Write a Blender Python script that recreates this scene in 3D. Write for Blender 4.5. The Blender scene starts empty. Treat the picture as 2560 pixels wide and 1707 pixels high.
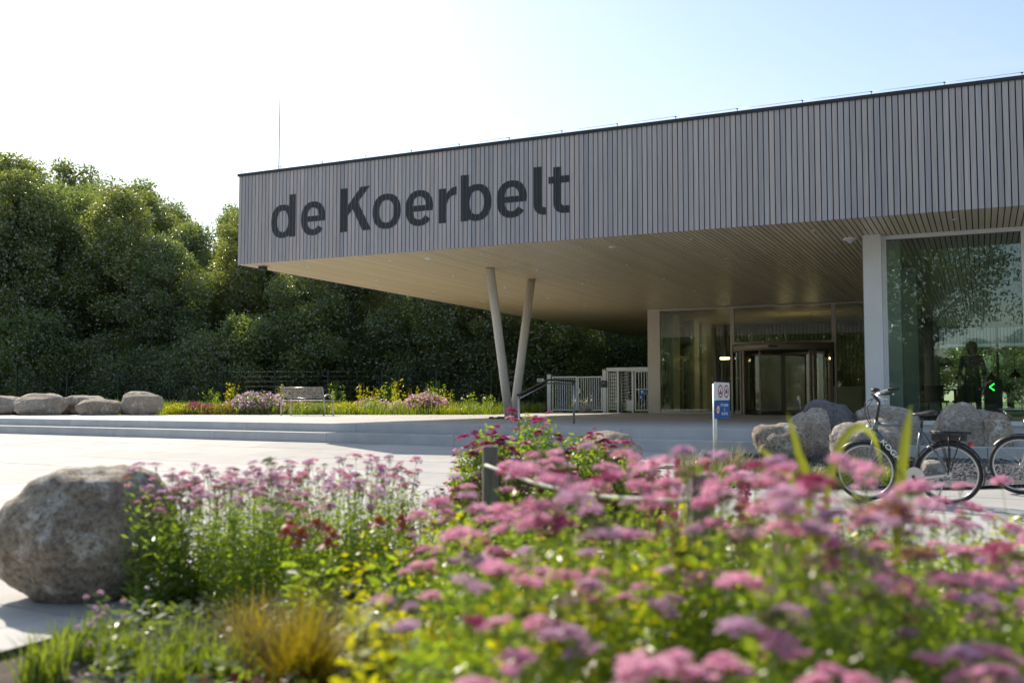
import bpy, bmesh, math, random
import numpy as np
from mathutils import Vector, Matrix, noise
R = math.radians
scene = bpy.context.scene
rng = np.random.default_rng(7); random.seed(7)

# ------------------------------------------------------------------ camera, sky, sun, exposure
CAMZ = .865; FPX = 2460.0; YAW = R(25.5); PIT = math.atan(147/FPX)
cam_d = bpy.data.cameras.new('camera'); cam = bpy.data.objects.new('camera', cam_d)
scene.collection.objects.link(cam); scene.camera = cam
cam.location = (0, 0, CAMZ); cam.rotation_euler = (R(90)+PIT, 0, YAW)
cam_d.sensor_width = 36; cam_d.lens = 36*FPX/2560; cam_d.clip_end = 3000; cam_d.clip_start = .05
cam_d.dof.use_dof = True; cam_d.dof.focus_distance = 21; cam_d.dof.aperture_fstop = 1.5
SUN_EL, SUN_AZ = R(38), R(-60)          # azimuth measured from +Y towards +X
w = bpy.data.worlds.new('World'); scene.world = w; w.use_nodes = True
nt = w.node_tree; bgn = nt.nodes['Background']
sky = nt.nodes.new('ShaderNodeTexSky'); sky.sky_type = 'NISHITA'; sky.sun_disc = False
sky.sun_elevation = SUN_EL; sky.sun_rotation = SUN_AZ; sky.air_density = 1.0; sky.dust_density = .9; sky.ozone_density = 1.0
tint = nt.nodes.new('ShaderNodeMix'); tint.data_type = 'RGBA'; tint.blend_type = 'MULTIPLY'; tint.inputs[0].default_value = 1; tint.inputs[7].default_value = (.98, .962, .9, 1)
hsv = nt.nodes.new('ShaderNodeHueSaturation'); hsv.inputs['Saturation'].default_value = .9
nt.links.new(sky.outputs[0], hsv.inputs['Color']); nt.links.new(hsv.outputs[0], tint.inputs[6])
wtc = nt.nodes.new('ShaderNodeTexCoord'); wmp = nt.nodes.new('ShaderNodeMapping'); wmp.inputs['Scale'].default_value = (1.2, 3.2, 7); wmp.inputs['Rotation'].default_value = (0, .35, .5)
wnz = nt.nodes.new('ShaderNodeTexNoise'); wnz.inputs['Scale'].default_value = 2.3; wnz.inputs['Detail'].default_value = 9; wnz.inputs['Roughness'].default_value = .62; wnz.inputs['Distortion'].default_value = .6
wmr = nt.nodes.new('ShaderNodeMapRange'); wmr.inputs[1].default_value = .52; wmr.inputs[2].default_value = .8; wmr.inputs[4].default_value = .5     # thin wisps of cirrus
nt.links.new(wtc.outputs['Generated'], wmp.inputs[0]); nt.links.new(wmp.outputs[0], wnz.inputs['Vector']); nt.links.new(wnz.outputs[0], wmr.inputs[0])
cir = nt.nodes.new('ShaderNodeMix'); cir.data_type = 'RGBA'; cir.inputs[7].default_value = (3.9, 4.0, 4.1, 1); nt.links.new(wmr.outputs[0], cir.inputs[0]); nt.links.new(tint.outputs[2], cir.inputs[6])
nt.links.new(cir.outputs[2], bgn.inputs[0]); bgn.inputs[1].default_value = .11
sd = bpy.data.lights.new('sun', 'SUN'); sd.energy = 3.05; sd.angle = R(.53); sd.color = (1, .89, .73)
sun = bpy.data.objects.new('sun', sd); scene.collection.objects.link(sun)
sdir = Vector((math.sin(SUN_AZ)*math.cos(SUN_EL), math.cos(SUN_AZ)*math.cos(SUN_EL), math.sin(SUN_EL)))
sun.rotation_euler = sdir.to_track_quat('Z', 'Y').to_euler()
vs = scene.view_settings; vs.view_transform = 'Standard'; vs.look = 'None'; vs.exposure = 1.02; vs.gamma = 1
scene.cycles.max_bounces = 8; scene.cycles.diffuse_bounces = 4; scene.cycles.transparent_max_bounces = 16
scene.cycles.use_denoising = True; scene.cycles.caustics_reflective = False; scene.cycles.caustics_refractive = False

# ------------------------------------------------------------------ pixel -> place helpers
_f = np.array([-math.sin(YAW)*math.cos(PIT), math.cos(YAW)*math.cos(PIT), math.sin(PIT)])
_r = np.array([math.cos(YAW), math.sin(YAW), 0]); _u = np.cross(_r, _f)
def ray(x, y): return _f + _r*(x-1280)/FPX - _u*(y-853.5)/FPX
def P(x, y, z):
    d = ray(x, y); return Vector(np.array([0, 0, CAMZ])+d*(z-CAMZ)/d[2])
def Q(px, depth):
    a = np.array([-math.sin(YAW), math.cos(YAW)]); b = _r[:2]
    p = a*depth+b*(px-1280)/FPX*depth; return float(p[0]), float(p[1])

# ------------------------------------------------------------------ materials
MATS = {}
def nodes(name):
    m = bpy.data.materials.new(name); m.use_nodes = True; t = m.node_tree
    MATS[name] = m; return m, t, t.nodes['Principled BSDF'], t.nodes.new
def rgb(c): return (c[0], c[1], c[2], 1)
def mat(name, col, rough=.6, col2=None, nscale=4, stretch=(1, 1, 1), bump=0, bscale=60, metal=0, objvar=0, objramp=None, ramp=(.35, .65), spec=.5, coat=0):
    m, t, b, N = nodes(name); L = t.links.new
    b.inputs['Roughness'].default_value = rough; b.inputs['Metallic'].default_value = metal
    b.inputs['Specular IOR Level'].default_value = spec; b.inputs['Coat Weight'].default_value = coat
    tc = N('ShaderNodeTexCoord'); mp = N('ShaderNodeMapping'); mp.inputs['Scale'].default_value = stretch
    oi = N('ShaderNodeObjectInfo'); add = N('ShaderNodeVectorMath'); add.operation = 'ADD'
    mul = N('ShaderNodeVectorMath'); mul.operation = 'SCALE'; mul.inputs[0].default_value = (37, 19, 53)
    L(oi.outputs['Random'], mul.inputs['Scale']); L(tc.outputs['Object'], mp.inputs[0])
    L(mp.outputs[0], add.inputs[0]); L(mul.outputs[0], add.inputs[1])
    c = None
    if objramp:
        rp = N('ShaderNodeValToRGB'); els = rp.color_ramp.elements
        for i, cc in enumerate(objramp):
            e = els[i] if i < 2 else els.new(1)
            e.position = i/(len(objramp)-1) if i else 0
            e.color = rgb(cc)
        for i, e in enumerate(els): e.position = i/(len(objramp)-1); e.color = rgb(objramp[i])
        L(oi.outputs['Random'], rp.inputs[0]); c = rp.outputs[0]
    if col2 is not None:
        nz = N('ShaderNodeTexNoise'); nz.inputs['Scale'].default_value = nscale; nz.inputs['Detail'].default_value = 6
        nz.inputs['Roughness'].default_value = .62
        L(add.outputs[0], nz.inputs['Vector'])
        mr = N('ShaderNodeMapRange'); mr.inputs[1].default_value = ramp[0]; mr.inputs[2].default_value = ramp[1]
        L(nz.outputs[0], mr.inputs[0])
        mx = N('ShaderNodeMix'); mx.data_type = 'RGBA'
        if c is None: mx.inputs[6].default_value = rgb(col)
        else: L(c, mx.inputs[6])
        if objramp: mx.blend_type = 'MULTIPLY'
        mx.inputs[7].default_value = rgb(col2); L(mr.outputs[0], mx.inputs[0]); c = mx.outputs[2]
    if objvar:
        hs = N('ShaderNodeHueSaturation'); mr2 = N('ShaderNodeMapRange')
        mr2.inputs[3].default_value = 1-objvar; mr2.inputs[4].default_value = 1+objvar
        L(oi.outputs['Random'], mr2.inputs[0]); L(mr2.outputs[0], hs.inputs['Value'])
        if c is None: hs.inputs['Color'].default_value = rgb(col)
        else: L(c, hs.inputs['Color'])
        c = hs.outputs[0]
    if c is None: b.inputs['Base Color'].default_value = rgb(col)
    else: L(c, b.inputs['Base Color'])
    if bump:
        nb = N('ShaderNodeTexNoise'); nb.inputs['Scale'].default_value = bscale; nb.inputs['Detail'].default_value = 5
        L(add.outputs[0], nb.inputs['Vector']); bp = N('ShaderNodeBump'); bp.inputs['Strength'].default_value = bump
        bp.inputs['Distance'].default_value = .02
        L(nb.outputs[0], bp.inputs['Height']); L(bp.outputs[0], b.inputs['Normal'])
    return m
def leafmat(name, c1, c2, trans=.45, tcol=None, gloss=.06):
    m, t, b, N = nodes(name); L = t.links.new; t.nodes.remove(b)
    g = N('ShaderNodeNewGeometry'); rp = N('ShaderNodeValToRGB')
    rp.color_ramp.elements[0].color = rgb(c1); rp.color_ramp.elements[1].color = rgb(c2)
    oi = N('ShaderNodeObjectInfo'); ad = N('ShaderNodeMath'); ad.operation = 'MULTIPLY_ADD'
    ad.inputs[1].default_value = .6; md = N('ShaderNodeMath'); md.operation = 'MULTIPLY'; md.inputs[1].default_value = .4
    L(oi.outputs['Random'], md.inputs[0]); L(g.outputs['Random Per Island'], ad.inputs[0]); L(md.outputs[0], ad.inputs[2])
    L(ad.outputs[0], rp.inputs[0])
    df = N('ShaderNodeBsdfDiffuse'); tr = N('ShaderNodeBsdfTranslucent'); gl = N('ShaderNodeBsdfGlossy')
    gl.inputs['Roughness'].default_value = .35
    mx = N('ShaderNodeMixShader'); mx.inputs[0].default_value = trans; m2 = N('ShaderNodeMixShader'); m2.inputs[0].default_value = gloss
    L(rp.outputs[0], df.inputs[0])
    if tcol:
        mm = N('ShaderNodeMix'); mm.data_type = 'RGBA'; mm.blend_type = 'MULTIPLY'; mm.inputs[0].default_value = 1
        mm.inputs[7].default_value = rgb(tcol); L(rp.outputs[0], mm.inputs[6]); L(mm.outputs[2], tr.inputs[0])
    else: L(rp.outputs[0], tr.inputs[0])
    L(df.outputs[0], mx.inputs[1]); L(tr.outputs[0], mx.inputs[2]); L(mx.outputs[0], m2.inputs[1]); L(gl.outputs[0], m2.inputs[2])
    L(m2.outputs[0], t.nodes['Material Output'].inputs[0]); return m
def glassmat(name, tint, k=1.0, base=.03):
    m, t, b, N = nodes(name); L = t.links.new; t.nodes.remove(b)
    tr = N('ShaderNodeBsdfTransparent'); tr.inputs[0].default_value = rgb(tint)
    gl = N('ShaderNodeBsdfGlossy'); gl.inputs['Roughness'].default_value = .003; gl.inputs[0].default_value = (.95, .98, 1, 1)
    fr = N('ShaderNodeFresnel'); fr.inputs[0].default_value = 1.52
    ma = N('ShaderNodeMath'); ma.operation = 'MULTIPLY_ADD'; ma.inputs[1].default_value = k; ma.inputs[2].default_value = base; ma.use_clamp = True
    mx = N('ShaderNodeMixShader'); L(fr.outputs[0], ma.inputs[0]); L(ma.outputs[0], mx.inputs[0]); L(tr.outputs[0], mx.inputs[1]); L(gl.outputs[0], mx.inputs[2])
    L(mx.outputs[0], t.nodes['Material Output'].inputs[0]); return m
def emit(name, col, s):
    m, t, b, N = nodes(name); b.inputs['Base Color'].default_value = rgb(col)
    b.inputs['Emission Color'].default_value = rgb(col); b.inputs['Emission Strength'].default_value = s; return m

mat('board', None, .75, col2=(.62, .62, .64), nscale=3, stretch=(14, 14, .35), objramp=[(.44, .405, .41), (.53, .475, .47), (.42, .415, .44), (.56, .49, .465), (.355, .34, .365), (.475, .45, .46), (.46, .42, .41), (.39, .38, .41)], bump=.15, bscale=30, ramp=(.3, .8))
mat('slat', None, .36, col2=(.84, .81, .77), nscale=2, stretch=(14, .3, 14), objramp=[(.70, .58, .38), (.76, .64, .42), (.63, .52, .34), (.73, .61, .40)], ramp=(.3, .85))
mat('dark_backing', (.012, .012, .014), .9)
mat('letter_paint', (.012, .014, .018), .6, col2=(.018, .021, .026), nscale=3, stretch=(10, 10, .5))
mat('coping', (.035, .037, .045), .4, metal=.5)
mat('steel_white', (.62, .60, .56), .38, col2=(.55, .53, .5), nscale=2)
mat('panel_white', (.72, .72, .72), .45, col2=(.66, .665, .67), nscale=1.5)
mat('frame_beige', (.50, .46, .40), .4, metal=.3)
mat('door_metal', (.34, .295, .235), .38, metal=.2)
mat('concrete', (.48, .475, .465), .8, col2=(.40, .397, .388), nscale=1.6, bump=.12, bscale=80, objvar=.09)
mat('step_concrete', (.51, .515, .52), .8, col2=(.43, .437, .445), nscale=2.2, bump=.12, bscale=60, objvar=.06)
mat('joint', (.2, .195, .185), .9)
mat('terrace_floor', (.55, .55, .545), .75, col2=(.49, .49, .487), nscale=1.2, bump=.08, bscale=60)
mat('inner_floor', (.42, .40, .36), .35, col2=(.36, .34, .31), nscale=2)
mat('inner_wall', (.42, .45, .42), .7, col2=(.36, .39, .36), nscale=1.2)
mat('dark_wood', (.06, .052, .042), .55, col2=(.045, .04, .033), nscale=4, stretch=(8, 8, .4))
mat('roofing', (.1, .1, .105), .9)
mat('stainless', (.40, .39, .375), .34, metal=.85)
mat('perforated_steel', (.2, .185, .165), .5, metal=.3)
mat('galvanised', (.66, .68, .66), .42, metal=.35, col2=(.56, .58, .57), nscale=8)
mat('black_metal', (.015, .015, .017), .35)
mat('rubber', (.02, .02, .021), .7)
mat('chrome', (.75, .75, .76), .12, metal=1)
mat('bike_grey', (.13, .15, .165), .3, metal=.6, coat=.5)
mat('bike_silver', (.5, .51, .52), .28, metal=.7, coat=.4)
mat('white_print', (.8, .8, .8), .5)
mat('sign_white', (.78, .78, .79), .4)
mat('sign_blue', (.01, .11, .42), .4)
mat('sign_red', (.55, .02, .04), .4)
mat('fence_green', (.012, .028, .022), .5)
mat('wood_post', (.23, .20, .165), .85, col2=(.14, .125, .105), nscale=5, stretch=(6, 6, .6), bump=.4, bscale=25)
mat('rope', (.62, .63, .58), .8, col2=(.45, .46, .42), nscale=30)
mat('soil', (.085, .066, .05), .95, col2=(.04, .031, .024), nscale=9, bump=.8, bscale=30)
mat('pale_stone', (.5, .46, .4), .8, objvar=.2)
mat('gravel', (.1, .105, .12), .8, col2=(.05, .053, .062), nscale=14, bump=.8, bscale=40)
mat('meadow', (.10, .125, .035), .95, col2=(.17, .165, .06), nscale=.6, bump=.5, bscale=20)
mat('bark', (.09, .072, .055), .9, col2=(.05, .04, .032), nscale=6, stretch=(3, 3, .5), bump=.6, bscale=14)
mat('skin', (.45, .28, .2), .55); mat('hair', (.025, .018, .014), .6)
mat('shirt', (.015, .018, .028), .8); mat('trousers', (.025, .026, .026), .85)
mat('chair_brown', (.10, .085, .07), .6); mat('orange_fabric', (.42, .10, .025), .7)
mat('lens_red', (.5, .025, .015), .25); mat('screen', (.1, .16, .3), .2)
mat('drain', (.03, .03, .033), .7)
emit('lamp_warm', (1, .72, .35), 5); emit('arrow_green', (.02, .9, .08), 2.2); emit('lamp_white', (1, .95, .85), 3)
glassmat('glass', (.87, .96, .91), 1.0, .025); glassmat('glass_door', (.85, .9, .87), .8, .015)
def stonemat(name, a, b, c, lich):
    m, t, bs, N = nodes(name); L = t.links.new
    tc = N('ShaderNodeTexCoord'); oi = N('ShaderNodeObjectInfo'); mul = N('ShaderNodeVectorMath'); mul.operation = 'SCALE'; mul.inputs[0].default_value = (11, 17, 5)
    ad = N('ShaderNodeVectorMath'); L(oi.outputs['Random'], mul.inputs['Scale']); L(tc.outputs['Object'], ad.inputs[0]); L(mul.outputs[0], ad.inputs[1])
    def nz(s, d=6, ro=.6):
        n = N('ShaderNodeTexNoise'); n.inputs['Scale'].default_value = s; n.inputs['Detail'].default_value = d; n.inputs['Roughness'].default_value = ro; L(ad.outputs[0], n.inputs['Vector']); return n.outputs[0]
    def mr(v, lo, hi):
        n = N('ShaderNodeMapRange'); n.inputs[1].default_value = lo; n.inputs[2].default_value = hi; L(v, n.inputs[0]); return n.outputs[0]
    def mix(f, x, y):
        n = N('ShaderNodeMix'); n.data_type = 'RGBA'; L(f, n.inputs[0])
        for i, v in ((6, x), (7, y)):
            if isinstance(v, tuple): n.inputs[i].default_value = rgb(v)
            else: L(v, n.inputs[i])
        return n.outputs[2]
    c1 = mix(mr(nz(2.2), .38, .62), a, b); c2 = mix(mr(nz(24, 8, .75), .45, .62), c1, c)
    c3 = mix(mr(nz(5.5, 9, .72), .54, .64), c2, lich); c3 = mix(mr(nz(75, 3, .6), .56, .66), c3, c)
    L(c3, bs.inputs['Base Color']); bs.inputs['Roughness'].default_value = .85
    bp = N('ShaderNodeBump'); bp.inputs['Strength'].default_value = .9; bp.inputs['Distance'].default_value = .04
    L(nz(18, 8, .7), bp.inputs['Height']); L(bp.outputs[0], bs.inputs['Normal']); return m
stonemat('granite_brown', (.33, .26, .195), (.49, .42, .335), (.14, .11, .085), (.68, .65, .60))
stonemat('granite_grey', (.38, .335, .285), (.49, .435, .375), (.2, .175, .155), (.58, .55, .5))
stonemat('granite_pale', (.48, .43, .36), (.33, .25, .185), (.24, .2, .17), (.56, .53, .48))
stonemat('granite_shaded', (.12, .125, .14), (.17, .17, .18), (.08, .08, .09), (.22, .22, .23))  # darker bluish granite, shade on a boulder put into its colour
leafmat('leaf_deep', (.09, .13, .058), (.165, .205, .085), .56, (2.1, 2.1, .65), .12)
leafmat('leaf_olive', (.105, .135, .054), (.185, .21, .075), .56, (1.95, 1.95, .55), .12)
leafmat('leaf_shrub', (.08, .12, .045), (.16, .21, .07), .52, (1.9, 1.9, .5), .1)
leafmat('leaf_herb', (.10, .165, .035), (.22, .29, .065), .58, (2.4, 2.4, .45))
leafmat('leaf_lime', (.22, .27, .02), (.38, .41, .035), .6, (2.1, 1.8, .3))
leafmat('leaf_silver', (.25, .32, .2), (.36, .42, .25), .4, (1.2, 1.3, .4))
leafmat('blade_bronze', (.15, .125, .02), (.3, .24, .05), .55, (1.8, 1.7, .4))
leafmat('blade_green', (.1, .16, .025), (.22, .28, .05), .55, (1.9, 1.8, .4))
leafmat('blade_straw', (.3, .27, .12), (.45, .4, .2), .45)
leafmat('leaf_rust', (.10, .05, .02), (.24, .13, .035), .45, (1.4, 1.1, .5))
leafmat('strap', (.2, .25, .03), (.3, .35, .04), .5, (1.5, 1.4, .35))
leafmat('petal_pink', (.74, .36, .53), (.86, .56, .68), .5, (1.15, 1.05, 1.1), .02)
leafmat('petal_mauve', (.64, .42, .58), (.78, .58, .7), .5, (1.1, 1.05, 1.1), .02)
leafmat('petal_magenta', (.42, .035, .17), (.60, .11, .29), .4, None, .02)
leafmat('petal_crimson', (.20, .012, .055), (.46, .05, .16), .42, None, .03)
leafmat('petal_wine', (.07, .006, .012), (.16, .015, .03), .35, None, .03)
leafmat('petal_salmon', (.6, .28, .22), (.62, .38, .33), .42, None, .02)
leafmat('petal_bud', (.2, .22, .08), (.38, .34, .17), .4, None, .02)
leafmat('cone_orange', (.38, .07, .008), (.6, .17, .015), .2, None, .05)

# ------------------------------------------------------------------ mesh helpers
COL = scene.collection
def npmesh(name, verts, faces, m):
    """verts (N,3), faces (M,k) all of one size"""
    me = bpy.data.meshes.new(name); verts = np.asarray(verts, np.float32); faces = np.asarray(faces, np.int32)
    n, k = faces.shape
    me.vertices.add(len(verts)); me.vertices.foreach_set('co', verts.ravel())
    me.loops.add(n*k); me.loops.foreach_set('vertex_index', faces.ravel())
    me.polygons.add(n); me.polygons.foreach_set('loop_start', np.arange(0, n*k, k, dtype=np.int32))
    me.update(calc_edges=True); me.materials.append(MATS[m]); return me
def link(name, me, parent=None, loc=None, rot=None, scale=None, label=None, cat=None, group=None, kind=None):
    o = bpy.data.objects.new(name, me); COL.objects.link(o)
    if parent is not None: o.parent = parent
    if loc is not None: o.location = loc
    if rot is not None: o.rotation_euler = rot
    if scale is not None: o.scale = scale if hasattr(scale, '__len__') else (scale,)*3
    if label: o['label'] = label
    if cat: o['category'] = cat
    if group: o['group'] = group
    if kind: o['kind'] = kind
    return o
def thing(name, label, cat, loc=(0, 0, 0), rotz=0, group=None, scale=None):
    return link(name, None, None, loc, (0, 0, rotz), scale, label, cat, group)
class MB:
    def __init__(s): s.v = []; s.f = []; s.sm = set()
    def add(s, vs, fs, smooth=False):
        o = len(s.v); s.v += [tuple(v) for v in vs]
        for f in fs:
            if smooth: s.sm.add(len(s.f))
            s.f.append(tuple(i+o for i in f))
        return s
    def box(s, x0, x1, y0, y1, z0, z1):
        vs = [(x, y, z) for z in (z0, z1) for y in (y0, y1) for x in (x0, x1)]
        return s.add(vs, [(0, 2, 3, 1), (4, 5, 7, 6), (0, 1, 5, 4), (2, 6, 7, 3), (0, 4, 6, 2), (1, 3, 7, 5)])
    def bar(s, a, b, wx, wy, up=(0, 0, 1)):
        a = Vector(a); b = Vector(b); d = (b-a).normalized(); u = Vector(up)
        if abs(d.dot(u)) > .98: u = Vector((0, 1, 0))
        r = d.cross(u).normalized(); u = r.cross(d)
        vs = [p+r*wx/2*i+u*wy/2*j for p in (a, b) for j in (-1, 1) for i in (-1, 1)]
        return s.add(vs, [(0, 2, 3, 1), (4, 5, 7, 6), (0, 1, 5, 4), (2, 6, 7, 3), (0, 4, 6, 2), (1, 3, 7, 5)])
    def tube(s, pts, r, n=8, caps=True):
        pts = [Vector(p) for p in pts]; rs = r if hasattr(r, '__len__') else [r]*len(pts)
        t0 = (pts[1]-pts[0]).normalized(); a = Vector((0, 0, 1)) if abs(t0.z) < .9 else Vector((1, 0, 0))
        nrm = t0.cross(a).normalized(); vs = []; m = len(pts)
        for i, p in enumerate(pts):
            t = (pts[min(i+1, m-1)]-pts[max(i-1, 0)]).normalized()
            nrm = (nrm-t*nrm.dot(t)).normalized(); bn = t.cross(nrm)
            for k in range(n):
                an = 2*math.pi*k/n; vs.append(p+(nrm*math.cos(an)+bn*math.sin(an))*rs[i])
        fs = [(i*n+k, i*n+(k+1) % n, (i+1)*n+(k+1) % n, (i+1)*n+k) for i in range(m-1) for k in range(n)]
        o = len(s.v); s.add(vs, fs, True)
        if caps: s.f.append(tuple(o+k for k in range(n))[::-1]); s.f.append(tuple(o+(m-1)*n+k for k in range(n)))
        return s
    def ring(s, c, ax, R0, r, n=40, k=8):
        ax = Vector(ax).normalized(); a = ax.orthogonal().normalized(); b = ax.cross(a); c = Vector(c); vs = []
        for i in range(n):
            an = 2*math.pi*i/n; d = a*math.cos(an)+b*math.sin(an)
            for j in range(k):
                bn = 2*math.pi*j/k; vs.append(c+d*(R0+r*math.cos(bn))+ax*r*math.sin(bn))
        return s.add(vs, [(i*k+j, ((i+1) % n)*k+j, ((i+1) % n)*k+(j+1) % k, i*k+(j+1) % k) for i in range(n) for j in range(k)], True)
    def lathe(s, c, prof, n=16):
        vs = [(c[0]+r*math.cos(2*math.pi*k/n), c[1]+r*math.sin(2*math.pi*k/n), c[2]+z) for r, z in prof for k in range(n)]
        return s.add(vs, [(i*n+k, i*n+(k+1) % n, (i+1)*n+(k+1) % n, (i+1)*n+k) for i in range(len(prof)-1) for k in range(n)], True)
    def disc(s, c, ax, r, h, n=16):
        c = Vector(c); ax = Vector(ax).normalized(); return s.tube([c, c+ax*h], r, n)
    def ell(s, c, rad, n=10, m=6):
        vs = []
        for i in range(m+1):
            th = math.pi*i/m
            for k in range(n): vs.append((c[0]+rad[0]*math.sin(th)*math.cos(2*math.pi*k/n), c[1]+rad[1]*math.sin(th)*math.sin(2*math.pi*k/n), c[2]+rad[2]*math.cos(th)))
        return s.add(vs, [(i*n+k, (i+1)*n+k, (i+1)*n+(k+1) % n, i*n+(k+1) % n) for i in range(m) for k in range(n)], True)
    def mesh(s, name, m):
        me = bpy.data.meshes.new(name); me.from_pydata(s.v, [], s.f); me.materials.append(MATS[m])
        if s.sm: me.polygons.foreach_set('use_smooth', [i in s.sm for i in range(len(s.f))])
        me.update(); return me
    def build(s, name, m, parent=None, **k): return link(name, s.mesh(name, m), parent, **k)
def bevel(o, wd=.006, seg=2):
    md = o.modifiers.new('bevel', 'BEVEL'); md.width = wd; md.segments = seg; md.limit_method = 'ANGLE'; return o
def textmesh(name, txt, size, m, parent, loc, rot, sx=1):
    cu = bpy.data.curves.new(name, 'FONT'); cu.body = txt; cu.size = size; cu.align_x = 'CENTER'; cu.align_y = 'CENTER'; cu.extrude = .0006; cu.offset = size*.012
    tmp = bpy.data.objects.new('tmp', cu); COL.objects.link(tmp); dg = bpy.context.evaluated_depsgraph_get()
    me = bpy.data.meshes.new_from_object(tmp.evaluated_get(dg)); me.name = name; COL.objects.unlink(tmp); bpy.data.objects.remove(tmp)
    me.materials.clear(); me.materials.append(MATS[m]); return link(name, me, parent, loc, rot, (sx, 1, 1))
# ------------------------------------------------------------------ levels and lines of the place
T, TREAD, S, TOP = .375, .195, 4.255, 6.54
YF, XC = 19.17, -16.77
AE = math.atan(-.0905); EO = Vector((-3.6, 16.45)); EV = Vector((math.cos(AE), math.sin(AE))); NV = Vector((-math.sin(AE), math.cos(AE)))
def st(s, t): p = EO+EV*s+NV*t; return p.x, p.y
def zp(x, y):
    d = -.5-(Vector((x, y))-EO).dot(NV)
    return 0 if d < 0 else -.055*d if d < 6 else -.33-.003*min(d-6, 40)
def gnd(px, depth): x, y = Q(px, depth); return x, y, zp(x, y)
def edge_s(px, t):                       # where the sight line of column px meets the step line
    d = ray(px, 1050); d = Vector((d[0], d[1])); p0 = -EO-NV*t
    return p0.dot(EV)-(p0.dot(NV)/d.dot(NV))*d.dot(EV)

# ------------------------------------------------------------------ ground, meadow, plaza, terrace, steps
g = MB(); g.add([(-420, -420, -.62), (420, -420, -.62), (420, 420, -.62), (-420, 420, -.62)], [(0, 1, 2, 3)])
g.build('ground', 'meadow', kind='structure')
mb = MB(); bl = [Q(-1500, 30), Q(-400, 32), Q(0, 33.6), Q(410, 33.6), Q(1240, 33.6)]
mead = [(x, y, .36) for x, y in bl]+[(-16.1, 37.5, .36), (-11.2, 37.5, .36), (-11.2, 400, .36), (-400, 400, .36), (-400, 20, .36)]
mb.add(mead, [tuple(range(len(mead)))[::-1]]).build('meadow', 'meadow', kind='structure')
lawn = MB(); lawn.add([(-11.19, 52.41, .362), (120, 52.41, .362), (120, 400, .362), (-11.19, 400, .362)], [(0, 1, 2, 3)]); lawn.build('lawn', 'meadow', kind='structure')
pl = MB(); rows = [-.5, -6.5, -46.5]; vs = []
for t in rows:
    for s in (-60, 30):
        x, y = st(s, t); vs.append((x, y, zp(x, y)-.018))
pl.add(vs, [(0, 2, 3, 1), (2, 4, 5, 3)]); plaza = pl.build('plaza', 'joint', kind='structure')
SLW, SLD = 2.4, 1.2
slab_me = MB().box(.006, SLW-.006, .006, SLD-.006, -.02, 0).mesh('paving_slab', 'concrete')
cnt = 0
for j in range(13):
    t0 = -.5-(j+1)*SLD; off = (j % 2)*SLW/2
    for i in range(-13, 4):
        s0 = i*SLW+off
        if cnt >= 295: continue
        x, y = st(s0, t0); x1, y1 = st(s0, t0+SLD)
        sl = math.atan2(zp(x1, y1-1e-4)-zp(x, y), SLD)
        o = link('paving_slab', slab_me, plaza, (x, y, zp(x, y)+random.uniform(-.0015, .0015)), (sl, 0, AE)); cnt += 1
ex = MB()                                                             # paving beyond the slabs one can tell apart
for (sa, sb, ta, tb) in ((-60, -13*SLW, -.5, -16.1), (4*SLW+SLW/2, 30, -.5, -16.1), (-60, 30, -16.1, -46)):
    tt = [ta]+([-6.5] if ta > -6.5 > tb else [])+[tb]; vs = []
    for t in tt:
        for s in (sa, sb): x, y = st(s, t); vs.append((x, y, zp(x, y)-.004))
    ex.add(vs, [(2*k, 2*k+2, 2*k+3, 2*k+1) for k in range(len(tt)-1)])
ex.build('outer_paving', 'concrete', plaza)
steps = link('steps', None, None, (0, 0, 0), kind='structure')
def step_row(name, joints, t0, t1, z0, z1):
    js = [edge_s(px, t0) for px in joints]; step = 3.05
    while js[0] > -52: js.insert(0, js[0]-step)
    while js[-1] < 8: js.append(js[-1]+step)
    for a, b in zip(js, js[1:]):
        L = b-a-.007; x, y = st(a+.0035, t0)
        bevel(MB().box(0, L, 0, t1-t0, z0, z1).build('step_block', 'step_concrete', steps, loc=(x, y, 0), rot=(0, 0, AE)), .006, 2)
step_row('upper', [372, 617, 890, 1200, 1553], 0, .6, -.3, T)
step_row('lower', [288, 536, 816, 1135], -.5, -.002, -.3, TREAD)
tr = MB(); a0 = st(-52, .602); a1 = st(10, .602)
tr.add([(a0[0], a0[1], T-.002), (a1[0], a1[1], T-.002), (a1[0], 52.4, T-.002), (-11.2, 52.4, T-.002), (-11.2, 37.5, T-.002), (-16.1, 37.5, T-.002)]+[(x, y, T-.002) for x, y in bl[::-1]], [tuple(range(11))])
terrace = tr.build('terrace', 'terrace_floor', kind='structure')
jl = MB()                                                              # open joints of the terrace slabs near the steps
for k in range(1, 9):
    t = .6+k*1.2; c0 = st(-34, t); c1 = st(8, t); jl.bar((c0[0], c0[1], T-.001), (c1[0], c1[1], T-.001), .007, .003)
jl.build('slab_joint', 'joint', terrace)

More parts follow.
